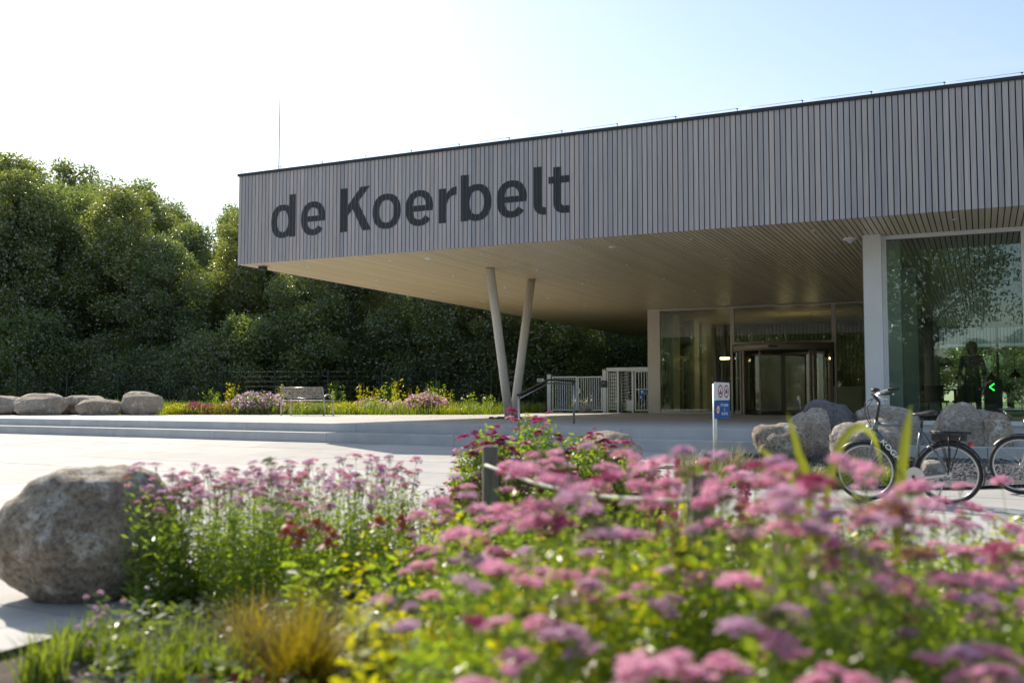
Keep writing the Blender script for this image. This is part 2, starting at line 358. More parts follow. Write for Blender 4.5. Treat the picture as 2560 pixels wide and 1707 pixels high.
# ------------------------------------------------------------------ the building
B = thing('pavilion', 'long low building with grey timber slat fascia overhanging a glazed entrance', 'building', (0, 0, 0))
XR = 9.5; YB = 50.25
MB().box(XC+.12, XR, YF+.14, YB, S+.2, TOP-.03).build('roof', 'roofing', B)
fas = MB().box(XC+.03, XR, YF+.035, YF+.13, S+.005, TOP-.05).build('fascia', 'dark_backing', B)
PITCH = .107; XS = [XC+.005+PITCH*i for i in range(int((XR-XC)/PITCH))]
board_me = MB().box(0, .087, 0, .03, 0, TOP-.045-S).mesh('board', 'board')
rest = MB()
for x in XS:
    if x < 1.75: link('board', board_me, fas, (x, YF+random.uniform(-.0012, .0012), S))
    else: rest.box(x, x+.087, YF, YF+.03, S, TOP-.045)
rest.build('board_run', 'board', fas, kind='stuff')
sf = MB().box(XC+.035, XC+.115, YF+.14, YB, S+.005, TOP-.05).build('side_fascia', 'dark_backing', B)
sb = MB(); y = YF+.04
while y < YB: sb.box(XC+.004, XC+.034, y, y+.087, S, TOP-.045); y += PITCH
sb.build('board_run', 'board', sf, kind='stuff')
# soffit
sof = MB().box(XC+.036, XR, YF+.14, YB, S+.034, S+.19).build('soffit', 'dark_backing', B)
zones = [(XC, -11.3, YB), (-11.3, -2.1, 44.3), (-2.1, 1.75, 50.0), (1.75, XR, 50.0)]
smesh = [MB().box(0, .087, YF+.036, z[2]-.01, 0, .026).mesh('slat', 'slat') for z in zones]
srest = MB()
for x in XS:
    if x > 1.75: srest.box(x, x+.087, YF+.036, 49.99, S+.003, S+.029); continue
    for k, z in enumerate(zones):
        if z[0] <= x < z[1]: link('slat', smesh[k], sof, (x, 0, S+.003))
srest.build('slat_run', 'slat', sof, kind='stuff')
cap = MB().box(XC-.03, XR, YF-.03, YF+.5, TOP-.04, TOP+.012); cap.box(XC-.03, XR, YF-.034, YF-.004, TOP-.058, TOP-.04); cap.box(XC-.034, XC+.2, YF+.5, YB, TOP-.04, TOP+.012)
cap.build('coping', 'coping', B)
lw = MB(); xs = np.arange(XC+.05, XR, 1.25)
for k in range(len(xs)-1): lw.tube([(xs[k], YF+.02, TOP+.075), ((xs[k]+xs[k+1])/2, YF+.02, TOP+.068), (xs[k+1], YF+.02, TOP+.075)], .0045, 5)
lw = lw.build('lightning_wire', 'galvanised', B)
for x in xs: MB().tube([(x, YF+.02, TOP+.012), (x, YF+.02, TOP+.08)], .006, 6).box(x-.018, x+.018, YF+.005, YF+.035, TOP+.064, TOP+.077).build('wire_holder', 'coping', lw)
MB().tube([(-15.8, YF+.35, TOP), (-15.8, YF+.35, TOP+.9), (-15.8, YF+.35, 8.72)], [.013, .011, .008], 6).box(-15.88, -15.72, YF+.27, YF+.43, TOP+.012, TOP+.05).build('lightning_rod', 'coping', B)
for x, gy in [(x, y) for y in (20.22, 23.4, 26.62, 29.9, 33.2) for x in (-15.4, -12.92, -10.4, -7.95, -5.45, -2.95)]+[(-.38, 20.12), (2.1, 20.12)]:
    if gy > 21 and x > -3.2 and gy > 27: continue
    MB().lathe((x, gy, S), [(0, .004), (.018, .0), (.03, -.014), (.045, -.016), (.05, .003)], 12).build('downlight', 'galvanised', sof)
MB().lathe((-2.42, 21.6, S), [(0, -.1), (.05, -.09), (.075, -.05), (.09, -.045), (.15, -.03), (.16, .003)], 18).build('ceiling_sensor', 'panel_white', sof)
for x, y in ((-11.9, 20.3), (-7.3, 20.5)): MB().lathe((x, y, S), [(0, -.02), (.07, -.02), (.09, .003)], 16).build('smoke_detector', 'panel_white', sof)
wl = MB().box(-16.40, -16.24, YF+.34, YF+.5, S-.11, S+.002).build('soffit_spotlight', 'black_metal', B)
MB().box(-16.44, -16.20, YF+.3, YF+.54, S-.012, S-.002).build('mount_plate', 'galvanised', wl)
# V column: two raking round columns that meet at the foot
for yt in (22.45, 25.05):
    yb = 23.62 if yt < 23 else 23.86
    MB().tube([(-11.34, yb, T-.02), (-11.34, yt+(.0), S+.02)], .118, 24).build('column', 'steel_white', B)
# painted name on the boards
Lp = []
def arc(cx, cz, ro, ri, a0, a1, n=28):
    pts = []
    for k in range(n+1):
        a = R(a0+(a1-a0)*k/n); c, s_ = math.cos(a), math.sin(a)
        e = lambda v: math.copysign(abs(v)**.88, v)
        pts.append(((cx+ro[0]*e(c), cz+ro[1]*e(s_)), (cx+ri[0]*e(c), cz+ri[1]*e(s_))))
    return [[pts[k][0], pts[k+1][0], pts[k+1][1], pts[k][1]] for k in range(n)]
rect = lambda x0, x1, z0, z1: [[(x0, z0), (x1, z0), (x1, z1), (x0, z1)]]
ZB, ZX, ZA = 4.845, 5.64, 5.885; zc = (ZB+ZX)/2
def o_(x0, x1, a0=0, a1=360): rx = (x1-x0)/2; return arc((x0+x1)/2, zc, (rx, .412), (rx-.185, .265), a0, a1, 44)
def e_(x0, x1): return [o_(x0, x1, -2, 322), rect(x0+.16, x1-.012, zc-.075, zc+.06)]
GL = [('d', [o_(-15.73, -15.02), rect(-15.185, -14.985, ZB, ZA)]), ('e', e_(-14.82, -14.1)),
      ('K', [rect(-13.665, -13.465, ZB, ZA), [[(-13.5, 5.42), (-13.5, 5.17), (-12.83, ZA), (-13.085, ZA)]], [[(-13.37, 5.47), (-13.22, 5.62), (-12.79, ZB), (-13.04, ZB)]]]),
      ('o', [o_(-12.755, -11.985)]), ('e', e_(-11.855, -11.125)),
      ('r', [rect(-10.975, -10.775, ZB, ZX-.01), arc(-10.52, 5.2, (.32, .45), (.25, .265), 90, 165, 14)]),
      ('b', [rect(-10.415, -10.21, ZB, ZA), o_(-10.375, -9.645)]), ('e', e_(-9.515, -8.785)),
      ('l', [rect(-8.625, -8.435, 5.08, ZA), arc(-8.36, 5.08, (.265, .245), (.075, .085), 180, 270, 12), rect(-8.36, -8.335, ZB-.01, 4.995)]),
      ('t', [rect(-8.165, -7.98, 5.08, 5.84), arc(-7.9, 5.08, (.265, .245), (.08, .085), 180, 270, 12), rect(-7.9, -7.785, ZB-.01, 4.995), rect(-8.275, -8.165, 5.49, ZX), rect(-7.98, -7.79, 5.49, ZX)])]
def clip(poly, x, keep):
    out = []
    for i in range(len(poly)):
        a, b = poly[i], poly[(i+1) % len(poly)]; ia, ib = (a[0]-x)*keep >= 0, (b[0]-x)*keep >= 0
        if ia: out.append(a)
        if ia != ib: tt = (x-a[0])/(b[0]-a[0]); out.append((x, a[1]+tt*(b[1]-a[1])))
    return out
for ch, strokes in GL:
    m_ = MB()
    for k, quads in enumerate(strokes):
        for q in quads:
            x0 = min(p[0] for p in q); x1 = max(p[0] for p in q)
            for bx_ in XS:
                if bx_ > x1 or bx_+.087 < x0: continue
                c = clip(clip(q, bx_, 1), bx_+.087, -1)
                if len(c) > 2: m_.add([(p[0], YF-.0025-.0007*k, p[1]) for p in c], [tuple(range(len(c)))])
    m_.build('painted_letter', 'letter_paint', fas)

# entrance wall under the soffit, Y = 35.4
YE = 35.4
MB().box(-11.25, -10.84, YE-.02, YE+.5, T-.01, S+.01).build('pier', 'frame_beige', B)
def window(name, x0, x1, z0, z1, y, fr=.06, glass='glass', frame='frame_beige', parent=B, left=True, right=True, top=True, bot=True):
    wi = MB()
    if left: wi.box(x0, x0+fr, y-.05, y+.06, z0, z1)
    if right: wi.box(x1-fr, x1, y-.05, y+.06, z0, z1)
    if top: wi.box(x0+fr*left, x1-fr*right, y-.047, y+.057, z1-fr, z1)
    if bot: wi.box(x0+fr*left, x1-fr*right, y-.047, y+.057, z0, z0+fr)
    o = wi.build(name, frame, parent)
    MB().box(x0+fr*left-.004, x1-fr*right+.004, y-.008, y+.008, z0+fr*bot-.004, z1-fr*top+.004).build('pane', glass, o); return o
window('window', -10.84, -8.07, T, S-.003, YE, .075); window('window', -8.07, -4.56, 2.87, S-.003, YE, .07)
window('window', -4.56, -2.14, T, S-.003, YE, .07)
# west wall of the lobby: piers and panes along Y
XW = -11.05
for y0, y1 in ((37.35, 38.3), (40.5, 41.3), (42.45, 44.2)): MB().box(XW-.18, XW+.2, y0, y1, T-.01, S+.01).build('pier', 'panel_white', B)
for y0, y1 in ((35.9, 37.35), (38.3, 40.5), (41.3, 42.45)):
    f = MB(); f.box(XW-.04, XW+.04, y0, y0+.06, T, S); f.box(XW-.04, XW+.04, y1-.06, y1, T, S); f.box(XW-.038, XW+.038, y0+.06, y1-.06, S-.09, S); f.box(XW-.038, XW+.038, y0+.06, y1-.06, T, T+.08)
    if y0 == 38.3: f.box(XW-.038, XW+.038, y0+.06, y1-.06, 2.55, 2.68); f.box(XW-.036, XW+.036, 39.36, 39.44, T+.08, 2.55)
    f = f.build('window', 'door_metal', B); MB().box(XW-.008, XW+.008, y0+.05, y1-.05, T+.05, S-.05).build('pane', 'glass', f)
MB().box(XW-.2, XW+.2, 44.2, YB, T-.01, S+.01).build('side_wall', 'panel_white', B)
# lobby inside
MB().box(-10.84, -2.2, YE+.065, 44.15, T-.004, T+.006).build('lobby_floor', 'inner_floor', B)
bw = MB().box(-10.84, -2.2, 44.2, 44.3, T, S).build('lobby_wall', 'dark_backing', B)
sm = MB().box(0, .09, 0, .04, 0, S-T-.02).mesh('wall_slat', 'dark_wood')
for k in range(int(8.6/.16)): link('wall_slat', sm, bw, (-10.8+k*.16, 44.155, T+.01))
MB().box(-2.2, -1.8, 21.75, 50, T-.01, S+.002).build('partition_wall', 'inner_wall', B)
# revolving door
rd = MB(); cx, cy, rr = -6.315, YE+.1, 1.71; n = 48
for k in range(n):
    a, b = 2*math.pi*k/n, 2*math.pi*(k+1)/n
    q = [(cx+r_*math.cos(t_), cy+r_*math.sin(t_), z) for z in (2.58, 2.83) for r_ in (rr, rr-.16) for t_ in (a, b)]
    rd.add(q, [(0, 1, 5, 4), (2, 6, 7, 3), (4, 5, 7, 6), (0, 2, 3, 1)], True)
door = rd.build('revolving_door', 'door_metal', B)
MB().disc((cx, cy, 2.64), (0, 0, 1), rr-.1, .16, 40).build('door_ceiling', 'black_metal', door)
MB().disc((cx, cy, T-.002), (0, 0, 1), rr-.02, .012, 40).build('door_mat', 'drain', door)
MB().box(cx-.17, cx+.12, cy-rr-.05, cy-rr+.03, 2.67, 2.73).build('door_sensor', 'black_metal', door)
def pt(a, r_=rr-.06): return cx+r_*math.cos(R(a)), cy+r_*math.sin(R(a))
for a in (180, 221, 227, 313, 319, 360):
    x, y = pt(a); MB().box(-.035, .035, -.05, .05, T, 2.58).build('door_post', 'door_metal', door, loc=(x, y, 0), rot=(0, 0, R(a)))
for a0, a1 in ((182, 220), (320, 358), (20, 60), (120, 160)):
    c_ = MB(); k0 = MB(); N_ = 10
    for k in range(N_):
        aa, ab = a0+(a1-a0)*k/N_, a0+(a1-a0)*(k+1)/N_
        p, q = pt(aa), pt(ab); c_.add([(p[0], p[1], T+.14), (q[0], q[1], T+.14), (q[0], q[1], 2.58), (p[0], p[1], 2.58)], [(0, 1, 2, 3)])
        k0.bar((p[0], p[1], T+.07), (q[0], q[1], T+.07), .05, .14)
    dd = k0.build('curved_sill', 'door_metal', door); c_.build('curved_pane', 'glass_door', dd)
    db = MB()
    for k in range(7):
        p = pt(a0+5+(a1-a0-10)*k/6, rr-.068); db.box(p[0]-.012, p[0]+.012, p[1]-.004, p[1]+.004, 1.63, 1.655)
    db.build('glass_dots', 'white_print', dd)
for a in (250, 340, 70, 160):
    wv = Vector((math.cos(R(a)), math.sin(R(a)), 0)); r0, r1 = .06, 1.55; c0 = Vector((cx, cy, 0)); f_ = MB()
    for r_ in (r0, r1): f_.bar(c0+wv*r_+Vector((0, 0, T+.02)), c0+wv*r_+Vector((0, 0, 2.55)), .05, .05)
    f_.bar(c0+wv*(r0+.026)+Vector((0, 0, T+.06)), c0+wv*(r1-.026)+Vector((0, 0, T+.06)), .05, .08); f_.bar(c0+wv*(r0+.026)+Vector((0, 0, 2.5)), c0+wv*(r1-.026)+Vector((0, 0, 2.5)), .05, .08)
    f_ = f_.build('door_wing', 'door_metal', door); nn = Vector((-wv.y, wv.x, 0))*.006
    pa, pb = c0+wv*r0, c0+wv*r1; vs = [p_+q_+Vector((0, 0, z)) for z in (T+.08, 2.5) for p_ in (pa, pb) for q_ in (nn, -nn)]
    MB().add(vs, [(0, 2, 6, 4), (1, 5, 7, 3), (0, 1, 3, 2), (4, 6, 7, 5)]).build('pane', 'glass_door', f_)
# right block: corner column, windows, inside
YW = 21.52
MB().box(-2.14, -1.79, 21.28, 21.62, T-.01, S+.003).build('corner_column', 'panel_white', B)
for k, (x0, x1) in enumerate(((-1.79, .845), (.845, 3.4), (3.4, 5.95), (5.95, 8.5))): window('window', x0, x1, T, S-.003, YW, .085, frame='panel_white')
MB().box(-1.8, XR, YW+.07, 50, T-.004, T+.006).build('hall_floor', 'inner_floor', B)
MB().box(8.5, 8.7, YW+.1, 50, T, S).build('hall_wall', 'inner_wall', B)
for k, x0 in enumerate((-1.8, .68, 3.16, 5.64)): window('window', x0, x0+2.48, T, S-.003, 50.05, .06, frame='door_metal')
cy_ = MB(); cy_.add([(-11.18, 50.26, T+.003), (30, 50.26, T+.003), (30, 62, T+.003), (-11.18, 62, T+.003)], [(0, 1, 2, 3)]); cy_.build('courtyard', 'terrace_floor', kind='structure')  # pale courtyard paving, added to bounce sunlight up to the hall ceiling
RC = thing('rear_canopy', 'slatted timber canopy across the courtyard behind the hall', 'canopy', (0, 0, T))
cb = MB().box(-8, 14, 57.06, 58.6, 3.45, 4.9).build('canopy_roof', 'dark_backing', RC)
bm_ = MB().box(0, .087, 0, .03, 0, 1.45).mesh('board', 'board')
for k in range(int(22/.16)): link('board', bm_, cb, (-8+k*.16, 57.025, 3.45), scale=(1.45, 1, 1))
MB().box(-8.02, 14.02, 57.0, 58.65, 3.33, 3.445).build('canopy_trim', 'panel_white', RC)
for x in (-7.5, -2.2, 3.4, 8.8, 13.5): MB().tube([(x, 57.8, -.02), (x, 57.8, 3.34)], .07, 12).build('canopy_post', 'steel_white', RC)
for y, wd in ((22.3, .3), (27, .35)): MB().box(-1.8, -1.8+wd, y, y+.45, T, S-.003).build('pilaster', 'panel_white', B)
for y0, y1 in ((29, 37), (37.1, 44)): MB().box(-1.8, -1.76, y0, y1, T+.02, S-.05).build('wood_panel', 'dark_wood', B)
# ------------------------------------------------------------------ terrace things
def bench(loc, rz):
    o = thing('park_bench', 'stainless steel bench with perforated backrest facing the flower bed', 'bench', loc, rz)
    for x in (-.84, .84):      # hoop arms: front is +y (towards the flowers), back -y
        h = [(x, -.27, 0), (x, -.27, .5)]+[(x, -.02-.25*math.cos(R(a)), .5+.18*math.sin(R(a))) for a in range(15, 181, 15)]+[(x, .23, 0)]
        MB().tube(h, .026, 10).build('leg_hoop', 'stainless', o)
    se = MB().box(-.86, .86, -.2, .26, .475, .5).build('seat', 'stainless', o); bevel(se, .01)
    for k in range(12): MB().box(-.8, .8, -.17+k*.034, -.155+k*.034, .5, .506).build('seat_bar', 'stainless', se)
    b = MB(); n = 34
    fr = MB(); fr.tube([(-.83, -.24, .56), (.83, -.24, .56)], .013, 6); fr.tube([(-.83, -.33, .9), (.83, -.33, .9)], .016, 6)
    for x in (-.83, .83): fr.tube([(x, -.22, .49), (x, -.33, .9)], .014, 6)
    b_ = fr.build('backrest', 'stainless', o)
    wv = MB()
    for k in range(1, 60): x = -.83+1.66*k/60; wv.tube([(x, -.24, .56), (x, -.33, .9)], .0055, 4, False)
    for k in range(1, 9): t_ = k/9; wv.tube([(-.83, -.24-.09*t_, .56+.34*t_), (.83, -.24-.09*t_, .56+.34*t_)], .0055, 4, False)
    wv.build('wire_mesh', 'perforated_steel', b_, kind='stuff'); return o
bc = P(755, 1038.9, T); bench((bc.x, bc.y+.28, T-.003), 0)
hr = thing('handrail', 'steel handrail with dark sloping top rail on the steps', 'handrail', (-7.75, 16.55, 0))
MB().tube([(0, 2.72, T), (0, 2.72, 1.27)], .023, 10).build('post', 'stainless', hr)
MB().tube([(0, .0, .185), (0, .0, .97)], .023, 10).build('post', 'stainless', hr)
MB().bar((0, -.04, .96), (0, 1.36, 1.272), .06, .03).bar((0, 1.35, 1.27), (0, 2.76, 1.27), .058, .03).build('top_rail', 'black_metal', hr)
MB().tube([(0, .02, .9), (0, 1.36, 1.20), (0, 2.72, 1.20)], .013, 8).build('lower_rail', 'stainless', hr)
# gates and full-height turnstile at Y = 36.9
GY = 36.9
def gate(name, label, x0, x1, z1, nb, extra=None):
    o = thing(name, label, 'gate', (x0, GY, T))
    W, H = x1-x0, z1-T; f = MB(); f.box(0, .055, -.03, .03, .08, H); f.box(W-.055, W, -.03, .03, .08, H); f.box(.055, W-.055, -.028, .028, H-.05, H); f.box(.055, W-.055, -.028, .028, .08, .13)
    f.build('gate_frame', 'galvanised', o)
    for k in range(nb):
        x = .055+(W-.11)*(k+1)/(nb+1); MB().box(x-.014, x+.014, -.014, .014, .13, H-.05).build('bar', 'galvanised', o)
    return o
gp = thing('gate_post', 'thick square pale steel gate post beside the wire fence', 'post', (-15.9, GY, T)); MB().box(-.08, .08, -.08, .08, -.02, 1.52).build('shaft', 'galvanised', gp); MB().box(-.09, .09, -.09, .09, 1.52, 1.54).build('post_cap', 'galvanised', gp)
g1 = gate('bar_gate', 'pale steel barred gate leaf between square post and lock', -15.78, -14.70, 1.83, 9)
MB().box(.03, 1.05, -.026, .026, 1.26, 1.3).build('cross_bar', 'galvanised', g1)
g2 = gate('bar_gate', 'pale steel barred gate leaf with lock box beside the card reader', -14.67, -13.62, 1.82, 9)
MB().box(.03, .14, -.06, .04, .78, .95).build('lock_box', 'galvanised', g2); MB().tube([(.09, -.06, .88), (.09, -.1, .88), (.2, -.1, .88)], .012, 6).build('gate_handle', 'galvanised', g2)
cr = thing('card_reader_post', 'pale steel post carrying a dark card reader with small screen', 'card reader', (-13.5, GY-.05, T))
MB().box(-.075, .075, -.06, .06, -.02, 1.68).build('shaft', 'galvanised', cr); MB().lathe((0, 0, 1.68), [(.0, .05), (.1, .04), (.12, 0)], 12).build('post_cap', 'galvanised', cr)
rb = MB().box(-.11, .1, -.13, -.06, 1.0, 1.27).build('reader', 'black_metal', cr); MB().box(-.07, .06, -.134, -.13, 1.12, 1.21).build('screen', 'screen', rb)
MB().tube([(.08, .0, -.02), (.11, 0, .25)], .02, 6).build('brace', 'galvanised', cr)
ts = thing('turnstile', 'full height steel turnstile cage with comb bars beside the building', 'turnstile', (-13.42, GY, T))
MB().box(0, 1.72, -.09, .09, 1.64, 1.78).box(0, 1.72, .6, .75, 1.64, 1.78).build('top_beam', 'galvanised', ts)
for x in (.03, .47, 1.08): MB().box(x-.04, x+.04, -.07, .07, -.02, 1.64).build('upright', 'galvanised', ts)
for k in range(5): MB().box(.09+k*.085, .118+k*.085, -.015, .015, .1, 1.6).build('cage_bar', 'galvanised', ts)
for k in range(11): MB().box(.07, .43, -.02, .02, .14+k*.136, .172+k*.136).build('cage_bar', 'galvanised', ts)
MB().tube([(.56, .12, 0), (.56, .12, 1.64)], .05, 12).build('rotor_post', 'galvanised', ts)
for k in range(12):
    z = .12+k*.128; MB().tube([(.56, .12, z), (.92, -.02, z)], .022, 8).build('comb_bar', 'galvanised', ts)
    MB().tube([(1.05, .05, z+.06), (.7, .05, z+.06)], .016, 8).build('comb_bar', 'galvanised', ts)
MB().box(.82, 1.04, -.05, -.03, .08, .5).build('kick_plate', 'panel_white', ts)
g3 = gate('bar_gate', 'narrow pale steel barred panel between turnstile and building pier', -12.27, -11.27, 2.02, 7)
MB().box(.05, .6, -.024, .024, .9, .94).build('cross_bar', 'galvanised', g3)
for nm, lb, x0, x1, z0, z1 in (('notice_sign', 'small blue notice plate with round symbol on barred panel', -12.05, -11.72, 1.10, 1.28), ('notice_sign', 'small upright blue notice plate below another on barred panel', -12.05, -11.9, .86, 1.09)):
    o = thing(nm, lb, 'sign', (x0, GY-.06, z0)); MB().box(0, x1-x0, 0, .02, 0, z1-z0).build('plate', 'sign_blue', o)
    MB().disc(((x1-x0)*.3, -.004, (z1-z0)*.55), (0, 1, 0), .045, .003, 16).build('symbol', 'white_print', o)
    MB().box(.06, (x1-x0)-.02, -.003, -.001, .02, .035).build('print_line', 'white_print', o)
# mesh fence with posts
def fence(label, a, b, n, H=1.72):
    a = Vector((a[0], a[1], .36)); b = Vector((b[0], b[1], .36)); o = thing('wire_fence', label, 'fence', a); d = b-a; L = d.length; o.rotation_euler = (0, 0, math.atan2(d.y, d.x)); st_ = L/n
    for k in range(n+1):
        MB().box(k*st_-.03, k*st_+.03, -.03, .03, -.05, H+.04).build('fence_post', 'fence_green', o)
    for k in range(n):
        w_ = MB(); x0, x1 = k*st_+.03, (k+1)*st_-.03
        for j in range(9): z = .06+j*(H-.08)/8; w_.tube([(x0, -.02, z), (x1, -.02, z)], .006, 4, False)
        m = 24
        for j in range(m): x = x0+(x1-x0)*(j+.5)/m; w_.tube([(x, -.012, .03), (x, -.012, H)], .0035, 3, False)
        w_.build('mesh_panel', 'fence_green', o, kind='stuff')
    return o
fence('dark green wire mesh fence running behind the flower bed', Q(-330, 43), (-16.05, GY+.05), 13)
fs = thing('notice_sign', 'small pale notice plate fixed on the wire fence', 'sign', (-16.42, GY-.1, 1.63)); MB().box(0, .3, 0, .012, 0, .12).build('plate', 'sign_white', fs); MB().box(.03, .2, -.003, -.001, .045, .075).build('print_line', 'black_metal', fs)
pb = MB()
for k in range(70):
    a = random.uniform(0, 6.28); r_ = random.uniform(.12, .75)*(1 if random.random() < .6 else .5); s_ = random.uniform(.025, .06)
    pb.ell((-11.34+r_*math.cos(a), 23.74+r_*.8*math.sin(a), T+s_*.4), (s_*1.3, s_, s_*.7), 6, 4)
pb.build('cobble_ring', 'gravel', label='dark cobbles scattered round the foot of the V column', cat='cobbles', kind='stuff')

# ------------------------------------------------------------------ smoke-free sign
sx, sy, sz = gnd(1786, 13.0)
sg = thing('sign_post', 'galvanised post with white prohibition plate above blue smoke free plate', 'sign', (sx, sy, sz))
MB().tube([(0, 0, -.05), (0, 0, 1.2-sz-.12)], .029, 14).build('pole', 'galvanised', sg)
bear = math.atan2(sy, sx); pa = bear-R(22)      # plate runs away to the right, seen very obliquely
def plate(zc_, m, h=.236, L=.54):
    c = 8; pts = []
    for cx_, cz_, a0 in ((L/2-.03, h/2-.03, 0), (-L/2+.03, h/2-.03, 90), (-L/2+.03, -h/2+.03, 180), (L/2-.03, -h/2+.03, 270)):
        for k in range(c+1): a = R(a0+90*k/c); pts.append((cx_+.03*math.cos(a), cz_+.03*math.sin(a)))
    n = len(pts); vs = [(p[0], -.004, p[1]) for p in pts]+[(p[0], .004, p[1]) for p in pts]
    o = MB().add(vs, [tuple(range(n)), tuple(range(2*n-1, n-1, -1))]+[(k, k+n, (k+1) % n+n, (k+1) % n) for k in range(n)]).build('plate', m, sg)
    o.location = (math.cos(pa)*.16+math.sin(pa)*.036, math.sin(pa)*.16-math.cos(pa)*.036, zc_-sz); o.rotation_euler = (0, 0, pa); return o
pw = plate(.985, 'sign_white'); pb_ = plate(.744, 'sign_blue')
def flat_ring(c, ro, ri, m, parent, y=-.0055):
    n = 32; vs = [(c[0]+r_*math.cos(2*math.pi*k/n), y, c[1]+r_*math.sin(2*math.pi*k/n)) for r_ in (ro, ri) for k in range(n)]
    MB().add(vs, [(k, (k+1) % n, n+(k+1) % n, n+k) for k in range(n)]).build('ring_mark', m, parent)
for cx_ in (-.06, .15):
    flat_ring((cx_, 0), .088, .067, 'sign_red', pw)
ic = MB()       # moped and car pictograms
for c in (-.085, -.035): ic.ring((c, -.0058, -.025), (0, 1, 0), .016, .004, 12, 4)
ic.bar((-.085, -.0058, -.02), (-.055, -.0058, .01), .006, .003).bar((-.055, -.0058, .01), (-.04, -.0058, -.02), .006, .003).bar((-.065, -.0058, .012), (-.05, -.0058, .03), .01, .003)
ic.box(.115, .185, -.0062, -.0052, -.02, .008); ic.box(.125, .175, -.0064, -.0054, .012, .03); ic.box(.115, .13, -.0062, -.0052, -.035, -.021); ic.box(.17, .185, -.0062, -.0052, -.035, -.021)
ic.build('pictogram', 'black_metal', pw)
MB().disc((-.155, -.0062, 0), (0, 1, 0), .062, .002, 24).build('symbol_ground', 'white_print', pb_); flat_ring((-.155, 0), .066, .05, 'sign_red', pb_, -.0068)
MB().box(-.185, -.13, -.0075, -.0066, -.014, -.004).bar((-.19, -.0078, .034), (-.12, -.0078, -.034), .008, .001).build('pictogram', 'black_metal', pb_)
for txt, z in (('DIT TERREIN', .055), ('IS', 0), ('ROOKVRIJ', -.058)): textmesh('sign_lettering', txt, .052, 'white_print', pb_, (.075, -.0062, z-.0), (R(90), 0, 0), .9)

# ------------------------------------------------------------------ boulders
def boulder(label, px0, px1, ytop, ybase, z, m, seed, dep=.8, sub=4, taper=.0, bump=.16, skew=0, group=None, depth=None, sink=.05, flat=0):
    """a boulder seen between columns px0-px1 and rows ytop-ybase, standing on height z"""
    if z is None:
        d0 = 8.
        for _ in range(30):
            x, y = Q((px0+px1)/2, d0); d0 = (CAMZ-zp(x, y))*FPX/(ybase-1000)
        depth = d0
    Wd = (px1-px0)*depth/FPX; D = Wd*dep
    x, y = Q((px0+px1)/2, depth); H = CAMZ-(zp(x, y) if z is None else z)+(1000-ytop)*(depth+D*.28)/FPX
    depth += D*.28; x, y = Q((px0+px1)/2, depth); zz = zp(x, y) if z is None else z; rz = math.atan2(y, x)-R(90)
    bm = bmesh.new(); bmesh.ops.create_icosphere(bm, subdivisions=sub, radius=1); off = Vector((seed*3.1, seed*7.7, seed*1.3))
    for v in bm.verts:
        p = v.co.normalized(); q = Vector([math.copysign(abs(c)**.88, c) for c in p]); q *= 1+bump*1.5*noise.noise(p*1.1+off)+bump*.7*noise.noise(p*2.6+off)+bump*.3*noise.noise(p*6+off)+bump*.12*noise.noise(p*15+off)
        if flat and q.z > .55: q.z = .55+(q.z-.55)*.5
        if taper and q.z < 0: k = 1+taper*q.z; q.x *= k; q.y *= k
        q.x += skew*q.z; v.co = Vector((q.x, q.y, max(q.z, -.93)))
    bb = [[f(v.co[i] for v in bm.verts) for f in (min, max)] for i in range(3)]
    for v in bm.verts:
        c = v.co; v.co = Vector((((c.x-bb[0][0])/(bb[0][1]-bb[0][0])-.5)*Wd, ((c.y-bb[1][0])/(bb[1][1]-bb[1][0])-.5)*D, (c.z-bb[2][0])/(bb[2][1]-bb[2][0])*(H+sink)-sink))
    me = bpy.data.meshes.new('boulder'); bm.to_mesh(me); bm.free(); me.materials.append(MATS[m]); me.polygons.foreach_set('use_smooth', [True]*len(me.polygons))
    return link('boulder', me, None, (x, y, zz), (0, 0, rz), label=label, cat='boulder', group=group)
boulder('huge grey brown boulder with lichen on the paving by the flower bed', -6, 462, 1162, 1503, None, 'granite_brown', 4, .8, 5, .34, .13, .05)
for k, (a, b, t_, l, m, sd_, dd) in enumerate(((-45, 70, 988, 'sandy boulder end of the terrace row beside a pale mottled one', 'granite_pale', 1, 0), (43, 172, 982, 'pale mottled boulder with dark lichen on the terrace', 'granite_pale', 2, -.5), (165, 270, 987, 'smooth sandy boulder rising behind a low brown one', 'granite_pale', 3, .9), (195, 317, 996, 'low brown rounded boulder lying in front of two others', 'granite_brown', 9, -.4), (300, 345, 997, 'small boulder half hidden behind a peaked one', 'granite_brown', 5, 1.0), (306, 410, 977, 'peaked pale boulder at the edge of the flower bed', 'granite_pale', 6, -.2), (150, 190, 991, 'white rounded boulder squeezed between larger ones', 'granite_pale', 8, 1.2))):
    boulder(l, a, b, t_, 1036.5, T-.01, m, sd_, .75, 4, .05, .14, depth=33.0+dd)
boulder('pale cracked boulder behind the magenta flower mound', 1432, 1606, 1076, 1172, None, 'granite_pale', 11, .8, 4)
boulder('warm brown boulder next to the sign at the end of the rock group', 1878, 2022, 1057, 1160, None, 'granite_brown', 12, .85, 4)
boulder('pinkish grey rounded boulder in the rock group before the doors', 1970, 2116, 1016, 1142, None, 'granite_grey', 13, .8, 4, sink=.2)
boulder('boulder with shade painted into its stone colour behind the pinkish one', 1995, 2136, 996, 1100, -.02, 'granite_shaded', 14, .8, 4, depth=15.1)
boulder('broad flat grey boulder behind the bicycle handlebar', 2135, 2300, 1010, 1110, -.03, 'granite_grey', 15, .7, 4, flat=1, depth=14.9)
boulder('large pale boulder directly behind the bicycle frame', 2072, 2256, 1046, 1168, None, 'granite_grey', 16, .7, 4)
